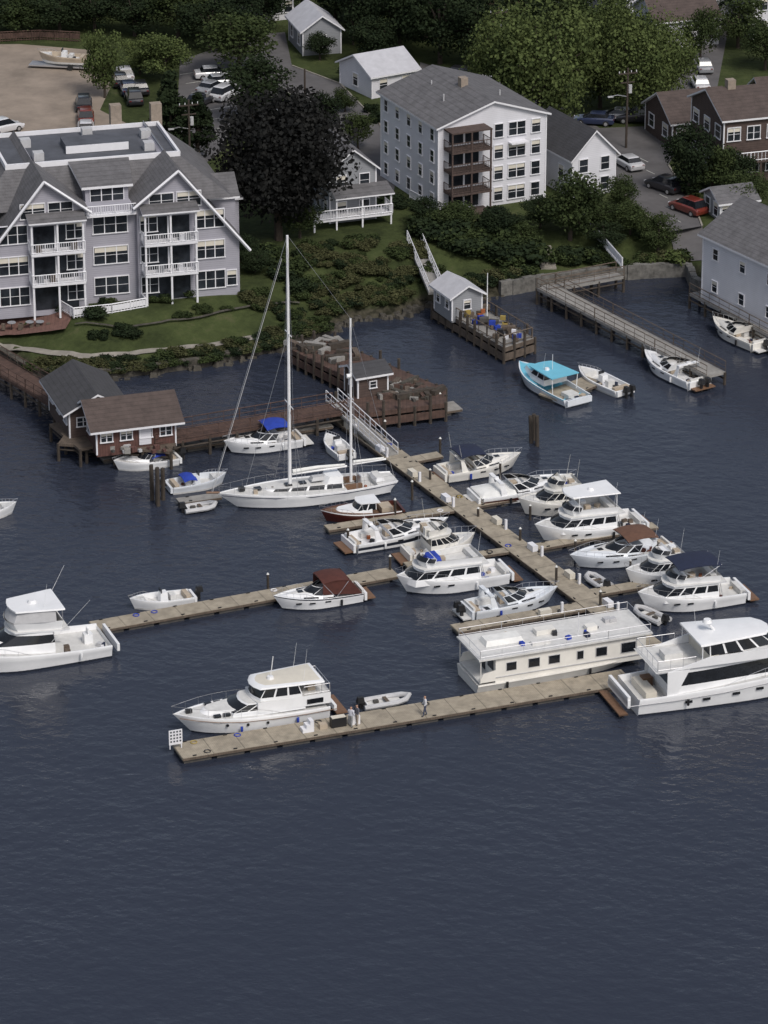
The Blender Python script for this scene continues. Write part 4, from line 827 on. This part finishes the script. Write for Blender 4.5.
def ketch(mb,L,B):
    fb=1.1;fbb=1.65; hull(mb,L,B,fb,fbb,2.0,WH,WH2,BOOT,None,(-L*.38,-L*.2,.7),sw=.55,p=1.8,keel=1.2,inset=.1,sternx=.9)
    sh=lambda t:sheer(L,B,fb,fbb,t,.55,1.8)
    for s in (-1,1): mb.tube([(sh(t)[0],s*(sh(t)[1]+.02),sh(t)[2]-.2) for t in [-1,-.7,-.4,0,.4,.7,.95]],.035,NAVY,4)
    mb.house([(fb,-L*.19,L*.22,B*.56,B*.34),(fb+.42,-L*.19,L*.19,B*.48,B*.26)],['S'],WH2,4,.5)
    mb.house([(fb+.4,-L*.19,-L*.1,B*.5,B*.44),(fb+1.05,-L*.19,-L*.12,B*.46,B*.4)],[WH],WH,2,.3); mb.house([(fb,-L*.43,-L*.38,B*.4,B*.4),(fb+.4,-L*.42,-L*.385,B*.36,B*.36)],[WH],WH2,1,.1)
    for x in (L*.02,L*.1,L*.27): mb.box(x,0,fb+.5,.6,.6,.12,GL)
    mb.box(-L*.3,0,1.2,.1,1.1,1.0,STL); mb.box(-L*.25,B*.2,.95,1.6,.35,.5,TEAK); mb.box(-L*.25,-B*.2,.95,1.6,.35,.5,TEAK)
    mx=L*.09; zt=24.3; mz=-L*.255; zt2=16.2
    mb.tube([(mx,0,fb),(mx,0,zt)],.17,ALU,8,.11); mb.tube([(mz,0,fb),(mz,0,zt2)],.13,ALU,8,.09)
    mb.tube([(mx-.2,0,2.5),(mx-5.2,0,2.6)],.1,ALU,6); mb.tube([(mx-.25,0,2.75),(mx-2.5,0,2.85),(mx-5,0,2.75)],.2,SAIL,8,.12)
    mb.tube([(mz-.15,0,2.7),(mz-3.2,0,2.8)],.09,ALU,6); mb.tube([(mz-.2,0,2.92),(mz-3,0,2.92)],.15,SAIL,8,.1)
    for z,wd in ((9,1.15),(15.5,.9)): mb.tube([(mx,-wd,z),(mx,wd,z)],.045,ALU,5)
    mb.tube([(mz,-.8,9.0),(mz,.8,9.0)],.04,ALU,5)
    bx=L/2+.6; w_=.018
    mb.tube([(bx-.1,0,fbb),(mx,0,zt)],w_,STL,3); mb.tube([(bx-.25,0,fbb+.1),(mx+.5,0,zt-2)],.035,GRYT,5,.025); mb.tube([(L*.34,0,fbb),(mx,0,15.6)],w_,STL,3)
    mb.tube([(-L/2,0,fb),(mz,0,zt2)],w_,STL,3); mb.tube([(mx,0,zt),(mz,0,zt2)],w_*.8,STL,3)
    for s in (-1,1):
        mb.tube([(mx-.1,s*B*.47,fb+.2),(mx,s*1.15,9),(mx,s*.9,15.5),(mx,0,zt)],w_,STL,3); mb.tube([(mx-.8,s*B*.47,fb),(mx,0,9)],w_,STL,3); mb.tube([(mx+.8,s*B*.46,fb),(mx,0,9)],w_,STL,3)
        mb.tube([(mz,s*B*.38,fb),(mz,s*.8,9),(mz,0,zt2)],w_,STL,3); mb.tube([(mz-.8,s*B*.36,fb),(mz,0,9)],w_,STL,3)
        pts=[]
        for i in range(14):
            t=-.96+1.93*i/13; x,b_,z=sh(t); mb.tube([(x,s*b_*.95,z),(x,s*b_*.95,z+.65)],.014,STL,3); pts.append((x,s*b_*.95,z+.65))
        mb.tube(pts,.014,STL,3)
    mb.tube([(L/2-.3,0,fbb),(bx+.3,0,fbb+.15)],.1,TEAK,6); mb.box(L*.36,0,fbb+.1,.5,.5,.3,BLK); mb.box(-L*.08,0,fb+.8,1.8,.9,.3,GRYT,0,.7,.8); clutter(mb,-L*.36,-L*.22,B*.4,.75,5); clutter(mb,L*.1,L*.3,B*.3,fb+.3,3)
    mb.tube([(mz,.1,11),(mz+.4,.1,11)],.2,WH,8)
def classic(mb,L,B,mh):
    fb=.8;fbb=1.3; hull(mb,L,B,fb,fbb,.6,mh,TEAK,BOOT,WH,(-L/2,-L*.1,.4))
    mb.house([(fb,-L*.1,L*.3,B*.74,B*.4),(fb+.4,-L*.1,L*.26,B*.68,B*.34)],[WH],WH,3,.3); mb.house([(fb+.3,-L*.15,L*.08,B*.7,B*.6),(fb+.9,-L*.15,L*.02,B*.66,B*.55)],['W'],None,2,.2)
    mb.house([(fb+.9,-L*.2,L*.04,B*.72,B*.6),(fb+.97,-L*.2,L*.04,B*.72,B*.6)],[WH],WH,1,.2); mb.box(-L*.3,0,.75,1,B*.5,.5,TAN); clutter(mb,-L*.42,-L*.2,B*.5,.4,3); bowrail(mb,L,B,fb,fbb,.2,.4)
def boat(name,fn,u,v,wpx,B,bow='R',da=0,L=None,ang=None,zs=.95,tone=None,**k):
    s=.0072*(v+1100); L=L or (wpx*1.03/s-B*math.sin(A0))/math.cos(A0)
    mb=MB(); fn(mb,L,B,**k)
    if tone and WH in mb.ms: mb.ms[mb.ms.index(WH)]=tone
    a=(A0+(math.pi if bow=='L' else 0)+R(da)) if ang is None else R(ang)
    return mb.obj(name,G(u,v,random.uniform(-.02,.02)),a,40,zs)
boat("trawler_yacht",trawler,252,722,168,4.0,'L')
boat("sportfishing_boat",sportfish,24,660,0,5.0,'L',L=14.6,zs=1)
boat("motor_yacht",yacht,735,690,0,5.2,'R',L=19.5,da=-3,zs=1)
boat("houseboat",houseboat,555,670,0,4.5,'R',L=14.8,zs=1,tone=WHC)
boat("cabin_cruiser",sedan,452,586,124,3.8,'L',cabl=.58,cov=BLUE)
boat("express_cruiser",express,512,609,104,3.0,'R',ob=2,da=2,tone=WHB)
boat("cabin_cruiser",sedan,440,556,80,2.9,'R',cabl=.4,tone=WHC)
boat("canopy_cruiser",express,318,604,98,2.9,'L',canvas=MAR,camper=True,stripe=BOOT,arch=False)
boat("express_cruiser",express,398,541,114,3.2,'R',mid=BOOT,da=4)
boat("wooden_launch",classic,361,518,88,2.8,'L',mh=DRED,da=-3)
boat("ketch_sailboat",ketch,306,499,186,4.3,'L',da=-2,zs=1)
boat("canopy_cruiser",express,263,449,86,2.9,'L',canvas=BLUE,arch=False)
boat("open_motorboat",openboat,146,466,72,2.5,'L',cover=BLUE,cuddy=True,da=3)
boat("open_motorboat",openboat,197,487,66,2.4,'R',cover=BLUE,ob=1,tone=WHB)
boat("inflatable_dinghy",dinghy,200,510,0,1.6,'R',L=3)
boat("open_motorboat",openboat,337,452,0,2,'R',L=4.6,ang=115)
boat("express_cruiser",express,480,473,94,3.1,'R',canvas=NAVY,tone=WHC,da=3)
boat("express_cruiser",express,524,496,114,3.4,'R',mid=DRED,cockcover=SAIL)
boat("cabin_cruiser",sedan,558,511,90,3.2,'L',cabl=.42,tone=WHC,da=-3)
boat("flybridge_cruiser",sedan,588,535,122,4.0,'L',top=WH,hard=True)
boat("express_cruiser",express,620,561,116,3.5,'L',canvas=BRN,tone=WHB,da=2)
boat("cabin_cruiser",sedan,662,582,86,3.1,'L',cabl=.44)
boat("flybridge_cruiser",sedan,690,604,120,3.9,'L',top=NAVY,da=-2)
boat("inflatable_dinghy",dinghy,597,584,0,1.5,'R',L=2.8,ang=120)
boat("inflatable_dinghy",dinghy,650,618,0,1.7,'R',L=3.4,ang=130)
boat("inflatable_dinghy",dinghy,386,704,0,1.8,'R',L=4.0)
boat("open_motorboat",openboat,162,605,70,2.1,'L',ob=1)
boat("lobster_boat",lobster,549,391,0,3.4,'R',L=9.6,ang=124,roof=CYAN)
boat("center_console_boat",openboat,602,386,0,2.5,'R',L=6.8,ang=128,ob=2)
boat("cuddy_cruiser",express,672,376,0,3.1,'R',L=8.6,ang=124,arch=True,ob=2)
boat("cuddy_cruiser",express,737,340,0,2.8,'R',L=7.6,ang=124,arch=False,ob=1,tone=WHC)
boat("open_motorboat",openboat,784,356,0,2.5,'R',L=6,ang=122)
boat("open_motorboat",openboat,-14,517,0,2.2,'R',L=5.5)
mb=MB(); openboat(mb,6,2.2,mh=TAN); mb.bx(-3,4,-.9,.9,-.5,-.35,STL)
for s in (-1,1): mb.tube([(-1,s*1-.1,-.45),(-1,s*1+.1,-.45)],.33,TIRE,10)
mb.obj("boat_on_trailer",G(64,68,ZP)+Vector((0,0,.8)),R(170))
# ---------------- cars ---------------
CM={}
def car(u,v,ang,col,suv=False,name="parked_car"):
    m=CM.setdefault(col,M('car_paint_%d'%len(CM),col,.3,.04,coat=.8)); mb=MB(); hb=.95 if not suv else 1.05
    st=[(-2.3,.78,.45,.75),(-2.2,.86,.28,.92),(-1.5,.9,.25,hb),(-.2,.9,.25,hb),(.9,.9,.25,hb-.05),(1.7,.87,.25,hb-.15),(2.2,.8,.3,.7),(2.3,.7,.42,.58)]
    vs=[]
    for x,hw,zb,zt in st: vs+=[(x,-hw*.92,zb),(x,-hw,zb+.2),(x,-hw,zt-.15),(x,-hw*.88,zt),(x,hw*.88,zt),(x,hw,zt-.15),(x,hw,zb+.2),(x,hw*.92,zb)]
    n=8; fs=[(i*n+j,i*n+(j+1)%n,(i+1)*n+(j+1)%n,(i+1)*n+j) for i in range(len(st)-1) for j in range(n)]+[tuple(range(8)),tuple(range(56,64))]
    mb.add(vs,fs,m); xr=-2.0 if suv else -1.6; zt=1.7 if suv else 1.42
    mb.house([(hb-.06,xr,1.15,1.6,1.5),(zt-.06,xr+.35,.3,1.3,1.25)],[GL],None,3,.1); mb.house([(zt-.06,xr+.33,.32,1.32,1.27),(zt,xr+.45,.2,1.2,1.15)],[m],m,1,.1)
    for x in (-1.4,1.4):
        for s in (-1,1): mb.tube([(x,s*.72,.33),(x,s*.93,.33)],.33,TIRE,12); mb.tube([(x,s*.93,.33),(x,s*.94,.33)],.2,STL,8)
    for s in (-1,1): mb.box(2.24,s*.6,.62,.1,.3,.14,TRIM); mb.box(-2.26,s*.62,.75,.08,.25,.16,RED)
    mb.obj(name,G(u,v,ZP+.03),R(ang))
W_=(.6,.6,.62);K_=(.02,.02,.025);S_=(.3,.31,.33);B_c=(.025,.035,.08);R_=(.17,.03,.02)
for a in [(214,78,10,W_),(222,86,15,S_),(226,98,60,W_,True),(212,92,60,S_),(120,84,100,K_),(128,92,100,B_c),(134,102,100,K_,True),(140,92,100,K_),(84,108,95,K_,True),(86,121,95,R_,True),(86,132,95,W_),(4,132,40,W_,True),
 (268,118,70,S_),(628,167,115,W_),(664,190,130,K_,True),(688,212,128,R_,True),(594,124,170,B_c),(636,122,175,K_,True),(660,112,175,B_c),(618,120,170,S_),(480,88,160,W_),(455,78,160,K_),(700,88,95,W_),(703,70,95,S_),(200,105,60,K_),(125,78,100,W_)]: car(*a)
# ---------------- poles, sign --------
def pole(u,v,h,name="utility_pole",arms=True):
    mb=MB(); mb.tube([(0,0,-.3),(0,0,h)],.14,BARK,7,.1)
    if arms:
        mb.box(0,0,h-.6,2.2,.12,.14,BARK); mb.box(0,0,h-1.6,1.6,.1,.12,BARK); mb.tube([(.3,0,h-2.8),(.3,0,h-1.9)],.22,GRYT,8)
        for x in (-1,-.4,.4,1): mb.tube([(x,0,h-.5),(x,0,h-.3)],.05,TRIM,5)
        mb.tube([(0,0,h-3.2),(-1.2,0,h-2.9),(-1.8,0,h-3)],.05,STL,5); mb.box(-2,0,h-3.02,.6,.25,.12,GRYT)
    mb.obj(name,G(u,v,ZP),R(20))
pole(626,148,9); pole(305,112,5,"lamp_post",False); pole(190,172,8.0); pole(498,75,8); pole(353,45,6,"lamp_post",False)
mb=MB(); mb.box(-.45,0,.75,.07,.07,1.5,TRIM); mb.box(.45,0,.75,.07,.07,1.5,TRIM); mb.box(0,-.02,.95,1.05,.06,1.2,TRIM)
for k in range(4): 
    for q in range(4): mb.box(-.36+q*.24,-.055,1.4-k*.26,.13,.012,.13,BOOT)
mb.obj("dock_sign",G(178,752,.5)+Vector((-.2,.6,0)),A0)
mb=MB(); mb.box(0,0,.4,1.2,.5,.75,BLK); mb.box(0,0,.8,1.1,.45,.08,CRM); mb.box(1.3,0,.35,.8,.5,.7,TRIM); mb.box(-1.2,.1,.2,.6,.5,.4,TAN); mb.obj("dock_boxes",G(338,729,.5)+Vector((0,.5,0)),A0)
mb=MB()
for k in range(3): mb.box(k*.3,0,.15+.15*k,.3,.7,.3+.3*k,TRIM)
mb.obj("boarding_steps",G(303,736,.5)+Vector((0,.8,0)),A0)
# ---------------- people -------------
def person(u,v,z,rz,shirt,pants,step=.18,arm=.2):
    me=bpy.data.meshes.new("person")
    V=[(0,0,.95),(0,0,1.15),(0,0,1.4),(0,0,1.5),(.02,0,1.6),(.01,0,1.72),
       (-.0,.19,1.4),(.04,.25,1.12),(arm,.24,.9),(.0,-.19,1.4),(-.02,-.26,1.12),(.08+arm*.5,-.26,.88),
       (0,.1,.9),(step*.6,.11,.5),(step,.11,.07),(step+.16,.12,.04),(0,-.1,.9),(-step*.3,-.11,.5),(-step,-.11,.07),(-step+.16,-.12,.04)]
    E=[(0,1),(1,2),(2,3),(3,4),(4,5),(2,6),(6,7),(7,8),(2,9),(9,10),(10,11),(0,12),(12,13),(13,14),(14,15),(0,16),(16,17),(17,18),(18,19)]
    rad=[.15,.14,.16,.06,.1,.09,.08,.055,.04,.08,.055,.04,.1,.07,.05,.04,.1,.07,.05,.04]
    me.from_pydata(V,E,[]); o=inst("person",me,G(u,v,z),rz)
    md=o.modifiers.new('skin','SKIN'); sv=me.skin_vertices[0].data
    for i,r_ in enumerate(rad): sv[i].radius=(r_,r_)
    sv[0].use_root=True
    o.modifiers.new('sub','SUBSURF').render_levels=2
    m=bpy.data.materials.new('person_clothes'); m.use_nodes=True; n=m.node_tree.nodes; l=m.node_tree.links
    tc=n.new('ShaderNodeTexCoord'); sx=n.new('ShaderNodeSeparateXYZ'); mr=n.new('ShaderNodeMath'); mr.operation='DIVIDE'; mr.inputs[1].default_value=2
    cr=n.new('ShaderNodeValToRGB'); cr.color_ramp.interpolation='CONSTANT'; e=cr.color_ramp.elements; e[0].color=(.02,.02,.02,1); e[1].position=.045; e[1].color=(*pants,1)
    for p_,c in ((.49,shirt),(.745,(.42,.25,.18)),(.845,(.05,.03,.02))): q=e.new(p_); q.color=(*c,1)
    l.new(tc.outputs['Object'],sx.inputs[0]); l.new(sx.outputs[2],mr.inputs[0]); l.new(mr.outputs[0],cr.inputs[0]); l.new(cr.outputs[0],n['Principled BSDF'].inputs['Base Color']); n['Principled BSDF'].inputs['Roughness'].default_value=.8
    me.materials.append(m)
person(425,716,.5,R(200),(.6,.6,.62),(.05,.06,.1)); person(351,727,.5,R(60),(.55,.55,.6),(.3,.3,.3),.1)
person(357,725,.5,R(220),(.1,.1,.12),(.35,.3,.25),.05)
print("objects",len(bpy.data.objects))
